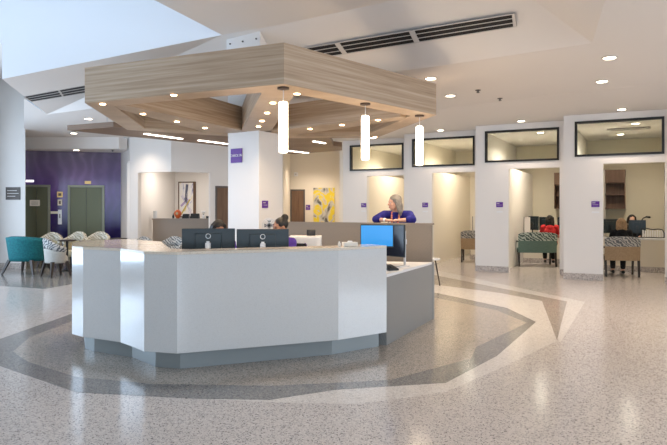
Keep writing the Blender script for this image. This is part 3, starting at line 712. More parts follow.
# low white cabinet inside the desk, with tablet, small fan
cab = thing('white_cabinet', 'white cabinet with small purple emblems behind the desk against the taupe partition', 'cabinet', (-.385, 8.28, 0), 0)
b = newbm(); box(b, (0, 0, .56), (.44, .40, 1.11)); obj('body', b, M['whitep'], cab, bevel=.006)
b = newbm(); box(b, (-.002, -.206, .99), (.42, .012, .22)); obj('drawer', b, M['whitep'], cab, bevel=.003)
b = newbm(); box(b, (0, -.206, .5), (.42, .012, .72)); obj('drawer', b, M['whitep'], cab, bevel=.003)
b = newbm()
for x, z in ((-.10, .99), (.0, 1.0)): 
    for k in range(5):
        a = 2*PI*k/5; ball(b, (x+.016*math.cos(a), -.214, z+.016*math.sin(a)), (.014, .003, .014), 6)
o = obj('emblem', b, M['purple'], cab); o['label'] = 'small purple flower-like emblems'
tb = thing('tablet', 'small dark tablet on a stand on top of the white cabinet', 'tablet', (-.31, 8.28, 1.117), 0)
b = newbm(); box(b, (0, 0, .045), (.12, .008, .085), M=Matrix.Rotation(-.35, 4, 'X')); obj('casing', b, M['blackp'], tb)
b = newbm(); box(b, (0, -.0048, .045), (.108, .002, .073), M=Matrix.Rotation(-.35, 4, 'X')); obj('screen', b, M['blackscr'], tb)
b = newbm(); box(b, (0, .035, .005), (.10, .08, .009)); obj('stand', b, M['blackp'], tb)
fn = thing('desk_fan', 'small grey round fan on the desk left of the staff member with a hair bun', 'fan', (at(269.5, 8.3), 8.3, 0))
b = newbm(); tube(b, (0, 0, .0), (0, 0, 1.17), .013); lathe(b, [(.16, .001), (.16, .02), (.02, .04)], n=24); obj('pole', b, M['silver'], fn)
b = newbm()
for rr in (.095, .07, .045):
    for k in range(24):
        a, c = 2*PI*k/24, 2*PI*(k+1)/24; tube(b, (rr*math.cos(a), -.04, 1.26+rr*math.sin(a)), (rr*math.cos(c), -.04, 1.26+rr*math.sin(c)), .004, n=6)
for k in range(16):
    a = 2*PI*k/16; tube(b, (.02*math.cos(a), -.045, 1.26+.02*math.sin(a)), (.095*math.cos(a), -.04, 1.26+.095*math.sin(a)), .0025, n=5)
obj('grille', b, M['silver'], fn)
b = newbm(); tube(b, (0, -.03, 1.26), (0, .04, 1.26), .035, .025)
for k in range(4):
    a = PI*k/2; loft(b, [[(.02*math.cos(a+s), -.02, 1.26+.02*math.sin(a+s)) for s in (-.3, .3)]+[(.02*math.cos(a+.3), -.016, 1.26+.02*math.sin(a+.3)), (.02*math.cos(a-.3), -.016, 1.26+.02*math.sin(a-.3))],
                         [(.08*math.cos(a-.4), -.03, 1.26+.08*math.sin(a-.4)), (.08*math.cos(a+.4), -.012, 1.26+.08*math.sin(a+.4)), (.08*math.cos(a+.4), -.008, 1.26+.08*math.sin(a+.4)), (.08*math.cos(a-.4), -.026, 1.26+.08*math.sin(a-.4))]])
obj('fan_blade', b, M['blackp'], fn)

# ------------------------------------------------------------------ people
def head(bm, c, M_, s=1.0):
    """skull, jaw, nose, ears; face looks along local -y of M_"""
    def P(x, y, z): return Vector(c)+M_.to_3x3() @ Vector((x*s, y*s, z*s))
    ball(bm, P(0, .012, .02), (.074*s, .092*s, .088*s), 12, M_); ball(bm, P(0, -.022, -.048), (.056*s, .062*s, .062*s), 10, M_)
    ball(bm, P(0, -.055, -.085), (.026*s, .022*s, .020*s), 8, M_)
    limb(bm, [(P(0, -.078, .012), .008*s), (P(0, -.098, -.020), .013*s)]); ball(bm, P(.012, -.085, -.026), .009*s, 6); ball(bm, P(-.012, -.085, -.026), .009*s, 6)
    limb(bm, [(P(-.036, -.072, .022), .011*s), (P(.036, -.072, .022), .011*s)])
    for e in (-1, 1):
        ball(bm, P(.038*e, -.058, -.022), .022*s, 8); ball(bm, P(.077*e, .012, -.012), (.010*s, .018*s, .030*s), 8, M_)
    return P
def face_parts(P, M_, root, s=1.0):
    for e in (-1, 1):
        b = newbm(); ball(b, P(.030*e, -.075, .004), (.013*s, .008*s, .008*s), 8, M_); eo = obj('eye', b, M['eyew'], root, smooth=True)
        b = newbm(); ball(b, P(.030*e, -.0815, .004), (.0055*s, .003*s, .0055*s), 8, M_); obj('iris', b, M['eye'], eo, smooth=True)
    b = newbm(); ball(b, P(0, -.083, -.056), (.022*s, .008*s, .0055*s), 8, M_); ball(b, P(0, -.082, -.063), (.017*s, .008*s, .005*s), 8, M_); obj('lips', b, M['lip'], root, smooth=True)
def hand(bm, w_, d, up, side, s=1.0, curl=.5):
    """wrist w_, finger direction d, back-of-hand normal up; side=+-1 puts the thumb"""
    w_ = Vector(w_); d = Vector(d).normalized(); up = Vector(up); up = (up-d*up.dot(d)).normalized(); sd = d.cross(up)*side
    for q in (-.5, .5): limb(bm, [(w_+d*.012+sd*q*.03*s, .013*s), (w_+d*.085*s+sd*q*.048*s, .012*s)])
    ball(bm, w_+d*.05*s, .022*s, 8)
    for i, (o_, ln) in enumerate(((.036, .062), (.012, .072), (-.012, .067), (-.035, .052))):
        k0 = w_+d*.088*s+sd*o_*s; k1 = k0+(d-up*curl*.4).normalized()*ln*.5*s; k2 = k1+(d-up*curl*1.2).normalized()*ln*.5*s
        limb(bm, [(k0, .0095*s), (k1, .0088*s), (k2, .0075*s)])
    t0 = w_+d*.03*s+sd*.03*s; t1 = t0+(d*.8+sd*.9).normalized()*.04*s; t2 = t1+(d*1.1+sd*.2-up*.2).normalized()*.03*s
    limb(bm, [(t0, .013*s), (t1, .0105*s), (t2, .009*s)])
def hair_cap(bm, P, M_, s, length, vol=1.0, back=True):
    ball(bm, P(0, .022, .034), (.086*s*vol, .096*s*vol, .090*s*vol), 12, M_)
    if length > 0:
        for x in (-.070, -.05, -.02, .02, .05, .070):
            y = .05+.035*math.cos(x*20)
            limb(bm, [(P(x*vol, y*.6, .03), .038*s), (P(x*1.12*vol, y, -.05), .036*s), (P(x*1.15*vol, y*.95, -.05-length*.6), .032*s), (P(x*1.0*vol, y*.85, -.05-length), .018*s)])
        for e in (-1, 1):
            limb(bm, [(P(.072*e*vol, -.01, .05), .024*s), (P(.086*e*vol, .0, -.02), .022*s), (P(.092*e*vol, .02, -.05-length*.6), .022*s)])

def figure(loc, rz, label, J, skin, shirt, pants, hair, hl, headrot=(0, 0, 0), long_sleeve=True, group=None, mask=False, bun=False, shoes=True, voxel=.009, scarf=None, legs=True, s=1.0):
    r = thing('person', label, 'person', loc, rz, group)
    V = {k: Vector(v) for k, v in J.items()}
    hm = Matrix.Rotation(headrot[2], 4, 'Z') @ Matrix.Rotation(headrot[0], 4, 'X') @ Matrix.Rotation(headrot[1], 4, 'Y')
    b = newbm()
    P = head(b, V['head'], hm)
    limb(b, [(V['head']+Vector((0, .015, -.06)), .050), (V['neck'], .052)])
    limb(b, [(V['neck'], .055), (V['chest']+Vector((0, 0, .08)), .10)])
    for e, k in ((-1, 'l'), (1, 'r')):
        limb(b, [(V['neck']+Vector((0, 0, -.03)), .045), (V['sh'+k], .050)])
        limb(b, [(V['chest'], .105), (V['belly'], .10), (V['hip'+k], .095)])
        limb(b, [(V['sh'+k], .048), (V['el'+k], .036), (V['wr'+k], .024)])
        hand(b, V['wr'+k], V['hd'+k], (0, 0, 1), -e if 'thumb' not in J else e)
        limb(b, [(V['hip'+k], .09), (V['kn'+k], .055), (V['an'+k], .036)])
        limb(b, [(V['an'+k], .036), (V['an'+k]+V['ft'+k]*.16+Vector((0, 0, -.045)), .028)])
    body = blob('body', b, skin, r, voxel, 3)
    if mask:
        b = newbm(); ball(b, P(0, -.045, -.055), (.062, .060, .045), 12, hm); obj('face_mask', b, M['white'], r, smooth=True)
        for e in (-1, 1):
            b = newbm(); ball(b, P(.030*e, -.078, .004), (.012, .006, .006), 8, hm); obj('eye', b, M['eye'], r, smooth=True)
    else: face_parts(P, hm, r)
    # hair
    b = newbm(); hair_cap(b, P, hm, 1.0, hl, 1.0 if not bun else .97)
    if bun: ball(b, P(.0, .085, .105), .048, 10)
    # push the hairline back off the face
    hobj = blob('hair', b, hair, r, .010, 2)
    inv = hm.to_3x3().inverted(); hc = V['head']
    for v in hobj.data.vertices:
        q = inv @ (v.co-hc)
        if q.y < -.045 and q.z < .045: 
            q.y = -.045+(q.y+.045)*.1; v.co = hc+hm.to_3x3() @ q
        n_ = noise.noise(v.co*28)*.004; v.co += v.normal*n_
    # shirt
    b = newbm()
    limb(b, [(V['neck']+Vector((0, .0, -.045)), .062), (V['chest']+Vector((0, 0, .08)), .118)])
    for e, k in ((-1, 'l'), (1, 'r')):
        limb(b, [(V['neck']+Vector((0, 0, -.045)), .055), (V['sh'+k], .066)])
        limb(b, [(V['chest']+Vector((.03*e, 0, 0)), .122), (V['belly'], .122), (V['hip'+k]+Vector((0, 0, .03)), .108)])
        if long_sleeve is True: limb(b, [(V['sh'+k], .064), (V['el'+k], .052), (V['wr'+k].lerp(V['el'+k], .12), .040)])
        elif long_sleeve == 'mid': limb(b, [(V['sh'+k], .066), (V['el'+k], .058), (V['el'+k].lerp(V['wr'+k], .30), .050)])
        else: limb(b, [(V['sh'+k], .064), (V['sh'+k].lerp(V['el'+k], .6), .058)])
    so = blob('shirt', b, shirt, r, voxel, 3)
    b = newbm()
    for k in 'lr': limb(b, [(V['belly']+Vector((0, 0, -.1)), .112), (V['hip'+k], .108), (V['kn'+k], .072), (V['an'+k]+Vector((0, 0, .06)), .055)])
    blob('trousers', b, pants, r, .012, 3)
    for k in 'lr':
        b = newbm(); a = V['an'+k]; f = V['ft'+k]; limb(b, [(a+Vector((0, 0, -.045))-f*.03, .040), (a+f*.09+Vector((0, 0, -.05)), .037), (a+f*.17+Vector((0, 0, -.055)), .031)])
        blob('shoe', b, M['blackp'], r, .010, 2)
    if scarf:
        b = newbm()
        limb(b, [(V['neck']+Vector((-.055, -.03, -.02)), .018), (V['chest']+Vector((-.055, -.118, .06)), .013), (V['chest']+Vector((-.01, -.130, -.04)), .011)])
        limb(b, [(V['neck']+Vector((.055, -.03, -.02)), .018), (V['chest']+Vector((.055, -.118, .06)), .013), (V['chest']+Vector((.02, -.130, -.04)), .011)])
        o = blob('scarf', b, scarf, r, .008, 2); 
        b = newbm(); box(b, V['chest']+Vector((-.075, -.134, .02)), (.035, .004, .05)); obj('name_badge', b, M['white'], r)
    return r, P

SIT = dict(head=(0, -.02, 1.16), neck=(0, .0, 1.03), chest=(0, .01, .86), belly=(0, .02, .68), shl=(-.165, .0, .965), shr=(.165, .0, .965),
           ell=(-.215, -.10, .72), elr=(.215, -.10, .72), wrl=(-.13, -.33, .74), wrr=(.13, -.33, .74), hdl=(.3, -1, .0), hdr=(-.3, -1, .0),
           hipl=(-.085, .02, .55), hipr=(.085, .02, .55), knl=(-.11, -.40, .52), knr=(.11, -.40, .52), anl=(-.10, -.36, .095), anr=(.10, -.42, .095), ftl=(0, -1, 0), ftr=(0, -1, 0))
def sit(dz=0, **k):
    J = {a: (Vector(v)+Vector((0, 0, dz)) if a[:2] not in ('hd', 'ft', 'an') else Vector(v)) for a, v in SIT.items()}
    for a in ('anl', 'anr'): J[a] = Vector(SIT[a])+Vector((0, 0, dz))
    for a, v in k.items(): J[a] = Vector(v)
    return J

# woman in blue leaning on the partition (partition face direction: (2.07,-.9))
pd = Vector((2.07, -.90, 0)).normalized(); pn = Vector((.90, 2.07, 0)).normalized()
wpos = Vector((at(397.5, 8.80), 8.80, 0)); wrz = math.atan2(pd.y, pd.x)
ST = dict(head=(-.015, -.10, 1.575), neck=(0, -.05, 1.455), chest=(0, .0, 1.26), belly=(0, .05, 1.08), shl=(-.19, -.03, 1.40), shr=(.19, -.03, 1.40),
          ell=(-.275, -.17, 1.335), elr=(.275, -.17, 1.335), wrl=(-.085, -.27, 1.325), wrr=(.10, -.25, 1.325), hdl=(1, -.12, -.0), hdr=(-1, -.22, .0),
          hipl=(-.09, .10, .93), hipr=(.09, .10, .93), knl=(-.10, .08, .50), knr=(.11, .06, .50), anl=(-.11, .12, .09), anr=(.12, .02, .09), ftl=(-.1, -1, 0), ftr=(.1, -1, 0))
r, P = figure(wpos, wrz, 'grey-haired woman in blue cardigan leaning with folded arms on the taupe partition', ST, M['skin'], M['royal'], M['slate'], M['hairg'], .13,
              headrot=(R(4), 0, R(-48)), long_sleeve='mid', voxel=.0075, scarf=M['scarf'])
b = newbm(); a_ = Vector(ST['wrl'])*.88+Vector(ST['ell'])*.12; tube(b, a_+Vector((-.012, 0, 0)), a_+Vector((.012, -.003, 0)), .031, n=20); obj('wrist_band', b, M['white'], r)

def office_chair(label, loc, rz, dz=0, group=None):
    r = thing('office_chair', label, 'chair', loc, rz, group); h = .44+dz
    b = newbm(); box(b, (0, 0, h), (.46, .44, .07)); obj('seat', b, M['blackf'], r, bevel=.02)
    b = newbm(); loft(b, [[(x, .23+.03*(1-(x/.22)**2)*1+t, z) for x, t in ((-.21, 0), (-.1, 0), (.1, 0), (.21, 0), (.21, .04), (.1, .04), (-.1, .04), (-.21, .04))] for z in (h+.12, h+.3, h+.5)]); obj('backrest', b, M['blackf'], r, bevel=.01)
    b = newbm(); tube(b, (0, 0, .08), (0, 0, h-.03), .03); box(b, (0, .20, h+.02), (.06, .04, .3)); box(b, (0, .12, h-.05), (.06, .2, .02)); obj('gas_post', b, M['black'], r)
    for k in range(5):
        a = 2*PI*k/5+.3; b = newbm(); tube(b, (0, 0, .09), (.27*math.cos(a), .27*math.sin(a), .065), .02, .014); ball(b, (.28*math.cos(a), .28*math.sin(a), .032), (.022, .022, .03), 8); obj('leg', b, M['black'], r)
    return r
# staff behind the desk; they sit facing the counter
s2 = Vector((at(280.5, 7.55), 7.62, 0))
figure(s2, R(-30), 'staff member with black hair bun and face mask behind the desk monitors', sit(.10), M['skinb'], M['violet'], M['blackf'], M['hairk'], 0, headrot=(R(10), 0, R(-30)), mask=True, bun=True)
office_chair('black office chair of the staff member with a hair bun', s2, R(-30), .10)
s1 = Vector((at(217.5, 7.9), 7.98, 0))
figure(s1, R(15), 'seated staff member whose dark hair alone shows above the left desk monitor', sit(.06), M['skinb'], M['violet'], M['blackf'], M['hairk'], .08, headrot=(R(22), 0, R(15)))
office_chair('black office chair of the staff member behind the left monitor', s1, R(15), .06)

# ------------------------------------------------------------------ booth furniture
def booth_desk(k, label, t0=.62, t1=1.97, d0=2.2, group=None):
    c = bp(k, (t0+t1)/2, d0+.35); r = thing('booth_desk', label, 'desk', (c.x, c.y, 0), ROT, group); L_ = t1-t0
    b = newbm(); box(b, (0, 0, .775), (L_, .72, .035)); obj('desk_top', b, M['whitep'], r, bevel=.004)
    b = newbm(); box(b, (0, -.30, .378), (L_, .03, .755)); obj('front_panel', b, M['cream'], r)
    b = newbm(); box(b, (0, -.322, .07), (L_, .012, .13)); obj('base', b, M['terr_b'], r)
    for e in (-1, 1):
        b = newbm(); box(b, (e*(L_/2-.02), .03, .378), (.03, .60, .755)); obj('side_panel', b, M['cream'], r)
    return r
booth_desk('A', 'white topped desk in the rightmost booth where the blond visitor sits', d0=2.15)
booth_desk('B', 'white topped desk in the booth with the red-shirted visitor', d0=2.75)
booth_desk('C', 'white topped desk in the third booth from the right', t0=1.12, d0=2.5)

def booth_chair(label, k, t, d, w_, lower, upper, rz=0, group=None):
    """wide back seen from behind (back faces local -y)"""
    c = bp(k, t, d); r = thing('booth_chair', label, 'chair', (c.x, c.y, 0), ROT+rz, group); h = w_/2
    def band(z0, z1, off=0, n=14):
        rows = []
        for z in [z0+(z1-z0)*i/5 for i in range(6)]:
            f = (z-z0)/(z1-z0); row = []; hh = h+.015*z
            for i in range(n+1):
                u = -1+2*i/n; crown = .03*(1-abs(u)**4) if z1 > .7 and f == 1 else 0
                row.append((u*hh, -.03+off-.05*(1-u*u)-.05*(z-.4), z+crown-(.025*abs(u)**6 if f == 1 and z1 > .7 else 0)))
            for i in range(n, -1, -1):
                u = -1+2*i/n; crown = .03*(1-abs(u)**4) if z1 > .7 and f == 1 else 0
                row.append((u*(hh-.02), .04-off-.05*(1-u*u)-.05*(z-.4), z+crown-(.025*abs(u)**6 if f == 1 and z1 > .7 else 0)))
            rows.append(row)
        return rows
    b = newbm(); loft(b, band(.36, .66)); obj('lower_back', b, lower, r, smooth=False)
    b = newbm(); loft(b, band(.662, .85, -.006)); obj('upper_back', b, upper, r)
    b = newbm(); box(b, (0, .28, .40), (w_-.06, .46, .11)); obj('seat', b, lower, r, bevel=.025)
    for e in (-1, 1):
        b = newbm(); box(b, (e*(h-.015), .30, .635), (.05, .48, .03)); obj('armrest', b, M['dleg'], r, bevel=.008)
        for y0, y1, zt in ((.47, .52, .63), (.02, -.05, .45)):
            b = newbm(); loft(b, [[(e*(h-.02)+dx, y1+dy, 0.002) for dx, dy in ((-.018, -.018), (.018, -.018), (.018, .018), (-.018, .018))],
                                   [(e*(h-.015)+dx, y0+dy, zt) for dx, dy in ((-.025, -.025), (.025, -.025), (.025, .025), (-.025, .025))]]); obj('leg', b, M['dleg'], r)
    return r
booth_chair('wide armchair with green back and swirl-patterned top band, holding the red-shirted visitor', 'B', 1.13, 1.82, .95, M['green'], M['patg'], R(22))
booth_chair('tan-backed armchair with grey patterned top band, holding the blond visitor in black', 'A', 1.09, .98, .70, M['tanf'], M['pat'], R(14))
booth_chair('empty tan-backed armchair with grey top band in the third booth from the right', 'C', 1.43, 1.55, .62, M['tanf'], M['pat'], R(10))
# visitors, seated with their backs to the hall
def seated(k, t, d, rz, label, **kw):
    c = bp(k, t, d); return figure(Vector((c.x, c.y, 0)), ROT+PI+rz, label, **kw)
seated('A', 1.07, 1.22, R(12), 'visitor with shoulder-length dark blond hair and black top, seated with back to the hall', J=sit(0), skin=M['skin'], shirt=M['blackf'], pants=M['blackf'], hair=M['hairbl'], hl=.13)
seated('B', 1.40, 2.10, R(10), 'visitor with long black hair and short-sleeved red shirt, seated with back to the hall', J=sit(.04), skin=M['skin'], shirt=M['red'], pants=M['blackf'], hair=M['hairk'], hl=.16, long_sleeve=False)
c = bp('A', 1.25, 3.25)
figure(Vector((c.x, c.y, 0)), ROT+R(10), 'clerk with dark hair facing the hall behind the desk monitor in the rightmost booth', sit(.06), M['skin'], M['blackf'], M['blackf'], M['hairk'], .06)
office_chair('black office chair of the clerk in the rightmost booth', (c.x, c.y, 0), ROT+R(10), .06)

def bmon(k, t, d, rz, w_, h_, label, scr=None, group='booth monitors'):
    p = bp(k, t, d); return monitor(label, (p.x, p.y, .793), ROT+rz, w_, h_, .10, scr, group, arm='blackp')
bmon('A', 1.38, 2.5, PI, .36, .32, 'dark monitor seen from behind between clerk and blond visitor')
bmon('A', .80, 2.5, PI+R(30), .42, .34, 'dark monitor left of the blond visitor at the booth edge')
bmon('B', .86, 3.0, R(150), .34, .38, 'dark monitor nearest the pale screen panel in the red-shirted visitor\'s booth')
bmon('B', 1.19, 3.1, PI-R(10), .40, .36, 'dark monitor just left of the red-shirted visitor\'s hair')
bmon('B', 1.70, 3.1, PI+R(10), .46, .36, 'dark monitor right of the red-shirted visitor\'s hair')
bmon('C', 1.50, 2.78, R(165), .40, .40, 'dark monitor on the desk in the third booth from the right')
for k, t, d, lab in (('B', .70, 2.95, 'pale grey privacy screen on the desk left of the red-shirted visitor'), ('C', 1.22, 2.72, 'pale grey privacy screen on the desk in the third booth from the right')):
    p = bp(k, t, d); r = thing('privacy_screen', lab, 'desk screen', (p.x, p.y, .793), ROT+R(12))
    b = newbm(); box(b, (0, 0, .23), (.16, .02, .44)); obj('panel', b, M['vent'], r, bevel=.006)
    b = newbm(); box(b, (-.085, 0, .23), (.014, .03, .46)); box(b, (0, 0, .004), (.17, .09, .008)); obj('frame', b, M['plaque'], r)
p = bp('B', 1.12, 2.86); r = thing('paper_stack', 'small stack of white papers and leaflets on the desk left of the red shirt', 'papers', (p.x, p.y, .793), ROT)
for i in range(4):
    b = newbm(); box(b, (random.uniform(-.01, .01), 0, .012+i*.024), (.20, .15, .022), rz=random.uniform(-.2, .2)); obj('bundle', b, M['white'] if i % 2 else M['paper'], r)
p = bp('C', 1.58, 2.48); r = thing('blue_bag', 'crumpled bright blue bag on the desk in the third booth from the right', 'bag', (p.x, p.y, .793), ROT)
b = newbm(); ball(b, (0, 0, .07), (.11, .07, .07), 10); ball(b, (.06, 0, .13), (.05, .05, .05), 8)
for v in b.verts: v.co += Vector((0, 0, 1))*noise.noise(v.co*22)*.02
for v in b.verts: v.co.z = max(v.co.z, .002)
obj('bag_body', b, M['bluebag'], r, smooth=True)
# wire file basket on the right desk
p = bp('A', 1.70, 2.42); r = thing('wire_basket', 'black wire-rimmed basket of white papers on the desk at the far right', 'basket', (p.x, p.y, .793), ROT)
b = newbm(); hh = [(-.24, 0, .02), (-.24, 0, .22), (-.16, 0, .235), (0, 0, .20), (.12, 0, .215), (.20, 0, .20), (.24, 0, .12), (.24, 0, .02), (-.24, 0, .02)]
for y in (-.10, .10):
    for a, c in zip(hh, hh[1:]): tube(b, (a[0], y, a[2]), (c[0], y, c[2]), .009, n=8)
for a in hh[:-1]: tube(b, (a[0], -.10, a[2]), (a[0], .10, a[2]), .006, n=6)
obj('wire_rim', b, M['black'], r)
b = newbm()
for i in range(9): box(b, (-.20+i*.05, 0, .10), (.035, .17, .17-.02*(i % 2)), rz=.0)
obj('paper', b, M['white'], r)
p = bp('A', 1.56, 3.6); r = thing('desk_lamp', 'slender black curved desk lamp beside the clerk\'s head', 'lamp', (bp('A', 1.50, 2.78).x, bp('A', 1.50, 2.78).y, .793), ROT)
b = newbm(); lathe(b, [(.07, 0), (.07, .012), (.015, .02)], n=20); obj('base', b, M['black'], r)
b = newbm(); limb(b, [((0, 0, .015), .011), ((-.05, 0, .22), .011), ((-.06, 0, .36), .012), ((0, 0, .46), .013), ((.08, 0, .50), .012)]); obj('neck', b, M['black'], r, smooth=True)
b = newbm(); limb(b, [((.07, 0, .495), .02), ((.14, 0, .485), .026)]); obj('lamp_head', b, M['black'], r, smooth=True)
# tall walnut wall cabinet on the back wall of booth A
p = bp('A', .78, 4.28); zc0, zc1 = 1.48, 2.52
r = thing('wall_cabinet', 'dark walnut wall cabinet with closed top and two open shelves in the rightmost booth', 'cabinet', (p.x, p.y, zc0), ROT)
cw, cd = .62, .36; hgt = zc1-zc0
b = newbm(); box(b, (-cw/2+.012, 0, hgt/2), (.024, cd, hgt)); box(b, (cw/2-.012, 0, hgt/2), (.024, cd, hgt)); box(b, (0, 0, .012), (cw, cd, .024)); box(b, (0, 0, hgt-.012), (cw, cd, .024)); box(b, (0, cd/2-.008, hgt/2), (cw, .016, hgt)); obj('carcass', b, M['walnut'], r)
b = newbm(); box(b, (0, -cd/2-.009, hgt-.17), (cw-.006, .018, .33)); obj('door', b, M['walnut'], r)
for z in (hgt-.35, hgt*.36):
    b = newbm(); box(b, (0, -.008, z), (cw-.05, cd-.03, .022)); obj('shelf', b, M['walnut'], r)
p = bp('B', 1.57, 4.28)
r2 = dup(r, (p.x, p.y, zc0), ROT, 'dark walnut wall cabinet at the right edge of the red-shirted visitor\'s booth')

# ------------------------------------------------------------------ niche
nd = thing('niche_desk', 'taupe high-fronted counter in the lit niche at the back', 'desk', (-4.35, 17.35, 0))
b = newbm(); prism(b, [(-5.16, 17.12), (-3.42, 16.98), (-3.448, 17.02), (-5.14, 17.16)], .003, 1.17); obj('front_panel', b, M['taupe'], nd, world=True)
b = newbm(); prism(b, [(-5.18, 17.10), (-3.448, 16.96), (-3.37, 17.32), (-5.15, 17.46)], 1.17, 1.20); obj('counter_top', b, M['taupe'], nd, world=True)
b = newbm(); prism(b, [(-5.16, 17.165), (-5.12, 17.165), (-5.09, 17.75), (-5.13, 17.75)], .003, 1.169); prism(b, [(-3.46, 17.03), (-3.42, 17.03), (-3.39, 17.6), (-3.448, 17.6)], .003, 1.169); obj('side_panel', b, M['taupe'], nd, world=True)
def niche(px, Y=17.25): return at(px, Y)
r = thing('round_vase', 'orange round ornament standing on the niche counter', 'ornament', (niche(177.8), 17.25, 1.201))
b = newbm(); lathe(b, [(.03, 0), (.05, .01), (.095, .09), (.11, .14), (.095, .19), (.05, .235), (.03, .25)], n=20); obj('vase_body', b, M['orange'], r, smooth=True)
b = newbm(); ball(b, (0, -.095, .14), (.04, .02, .04), 8); obj('medallion', b, M['yellowf'], [c for c in r.children if c.name.startswith('vase')][0], smooth=True)
for px, w_, h_, lab in ((186, .20, .13, 'small black device on the niche counter right of the orange ornament'), (195, .26, .14, 'wider black device on the niche counter below the painting\'s right edge')):
    r = thing('counter_device', lab, 'device', (niche(px), 17.25, 1.201))
    b = newbm(); loft(b, [[(-w_/2, -.08, 0), (w_/2, -.08, 0), (w_/2, .08, 0), (-w_/2, .08, 0)], [(-w_/2+.01, -.0, h_), (w_/2-.01, -.0, h_), (w_/2-.01, .05, h_), (-w_/2+.01, .05, h_)]]); obj('housing', b, M['blackp'], r, bevel=.005)
    b = newbm(); tube(b, (0, .05, .0), (0, .06, h_*.8), .02); obj('stand', b, M['black'], r)
r = thing('pump_bottle', 'small dark bottle at the left end of the niche counter', 'bottle', (niche(173.3), 17.25, 1.201))
b = newbm(); lathe(b, [(.03, 0), (.03, .08), (.012, .10), (.012, .12)], n=16); obj('bottle_body', b, M['blackp'], r)
b = newbm(); tube(b, (0, 0, .12), (0, 0, .135), .006); box(b, (.012, 0, .137), (.035, .01, .008)); obj('pump', b, M['black'], r)
r = thing('flower_vase', 'white flowers in a small vase at the right of the niche counter', 'flowers', (niche(203.5), 17.25, 1.201))
b = newbm(); lathe(b, [(.03, 0), (.045, .04), (.03, .09), (.035, .10)], n=16); obj('vase', b, M['whitep'], r)
for i in range(6):
    a = 2*PI*i/6; b = newbm(); tube(b, (0, 0, .09), (.05*math.cos(a), .05*math.sin(a), .17+.02*(i % 2)), .003, n=5)
    o = obj('stem', b, M['green'], r); q = newbm(); ball(q, (.05*math.cos(a), .05*math.sin(a), .18+.02*(i % 2)), .026, 6); obj('blossom', q, M['white'], o)
r = thing('bell_box', 'tiny black box at the right end of the niche counter', 'box', (niche(207.5), 17.25, 1.201))
b = newbm(); box(b, (0, 0, .03), (.07, .07, .058)); obj('box_body', b, M['blackp'], r, bevel=.006)
b = newbm(); box(b, (0, 0, .064), (.074, .074, .010)); obj('lid', b, M['black'], r, bevel=.002)
# niche picture: leans against the back wall line (-5.25,19.9)->(-2.9,19.3)
na = math.atan2(-.6, 2.35)
def back(px):
    s = (px-CX)/F; t = (s*19.9+5.25)/(2.35+s*.6); return Vector((-5.25+2.35*t, 19.9-.6*t))
a_, c_ = back(179.3), back(194.8); m_ = (a_+c_)/2; L_ = (c_-a_).length
r = thing('framed_picture', 'tall framed pastel abstract picture of crossing white, violet and ochre bands in the niche', 'picture', (m_.x, m_.y-.035, 1.78), na)
b = newbm(); box(b, (0, 0, 0), (L_-.03, .03, 1.10)); obj('canvas', b, M['art_w'], r)
b = newbm()
for e in (-1, 1): box(b, (e*L_/2, 0, 0), (.035 if e < 0 else .08, .05, 1.17)); box(b, (0, 0, e*.57), (L_, .05, .035))
obj('frame', b, M['walnut'], r)
BANDS = [mat('violet_band_paint', (.45, .36, .60), .6), mat('ochre_band_paint', (.55, .42, .12), .6), mat('slate_band_paint', (.12, .13, .20), .6), mat('lilac_band_paint', (.60, .55, .68), .6), mat('pale_band_paint', (.8, .8, .8), .6)]
for i, (x0, z0, x1, z1, th) in enumerate(((-.2, -.22, .05, .02, .035), (-.2, -.5, .12, .0, .025), (.02, .5, -.03, -.1, .045), (.2, -.5, -.2, .12, .012), (.14, .5, .0, .05, .03))):
    wv = Vector((x1-x0, 0, z1-z0)).normalized(); pn_ = Vector((-wv.z, 0, wv.x))*th
    pts = [Vector((x0, -.017, z0))-pn_, Vector((x1, -.017, z1))-pn_, Vector((x1, -.017, z1))+pn_, Vector((x0, -.017, z0))+pn_]
    for q in pts: q.x = max(min(q.x, L_/2-.03), -L_/2+.03)
    b = newbm(); loft(b, [pts, [q+Vector((0, .003+.0004*i, 0)) for q in pts]]); obj('painted_band', b, BANDS[i], r)
# yellow painting
a0, a1 = at(313.5, 20), at(334.6, 20)
r = thing('yellow_painting', 'large unframed yellow and grey abstract painting on the cream back wall', 'painting', ((a0+a1)/2, 19.972, 1.46))
b = newbm(); box(b, (0, 0, 0), (a1-a0, .045, 1.42)); obj('canvas', b, M['art_y'], r)
# dispenser on the left niche wall
r = thing('soap_dispenser', 'small white wall dispenser on the left wall of the niche', 'dispenser', (-5.36, 17.9, 1.30), R(84))
b = newbm(); box(b, (0, -.045, 0), (.13, .09, .24)); obj('housing', b, M['silver'], r, bevel=.02)
b = newbm(); tube(b, (0, -.05, -.12), (0, -.05, -.145), .015); obj('nozzle', b, M['vent'], r)
for px, py, lab in ((0, 0, 'small white wall fixture above the brown door at the back'),):
    r = thing('wall_strobe', lab, 'alarm', (at(296, 20), 19.985, 2.62)); b = newbm(); box(b, (0, -.025, 0), (.13, .04, .13)); obj('housing', b, M['whitep'], r, bevel=.01)
    b = newbm(); ball(b, (0, -.05, 0), (.03, .02, .03), 8); obj('strobe_lens', b, M['vent'], r)

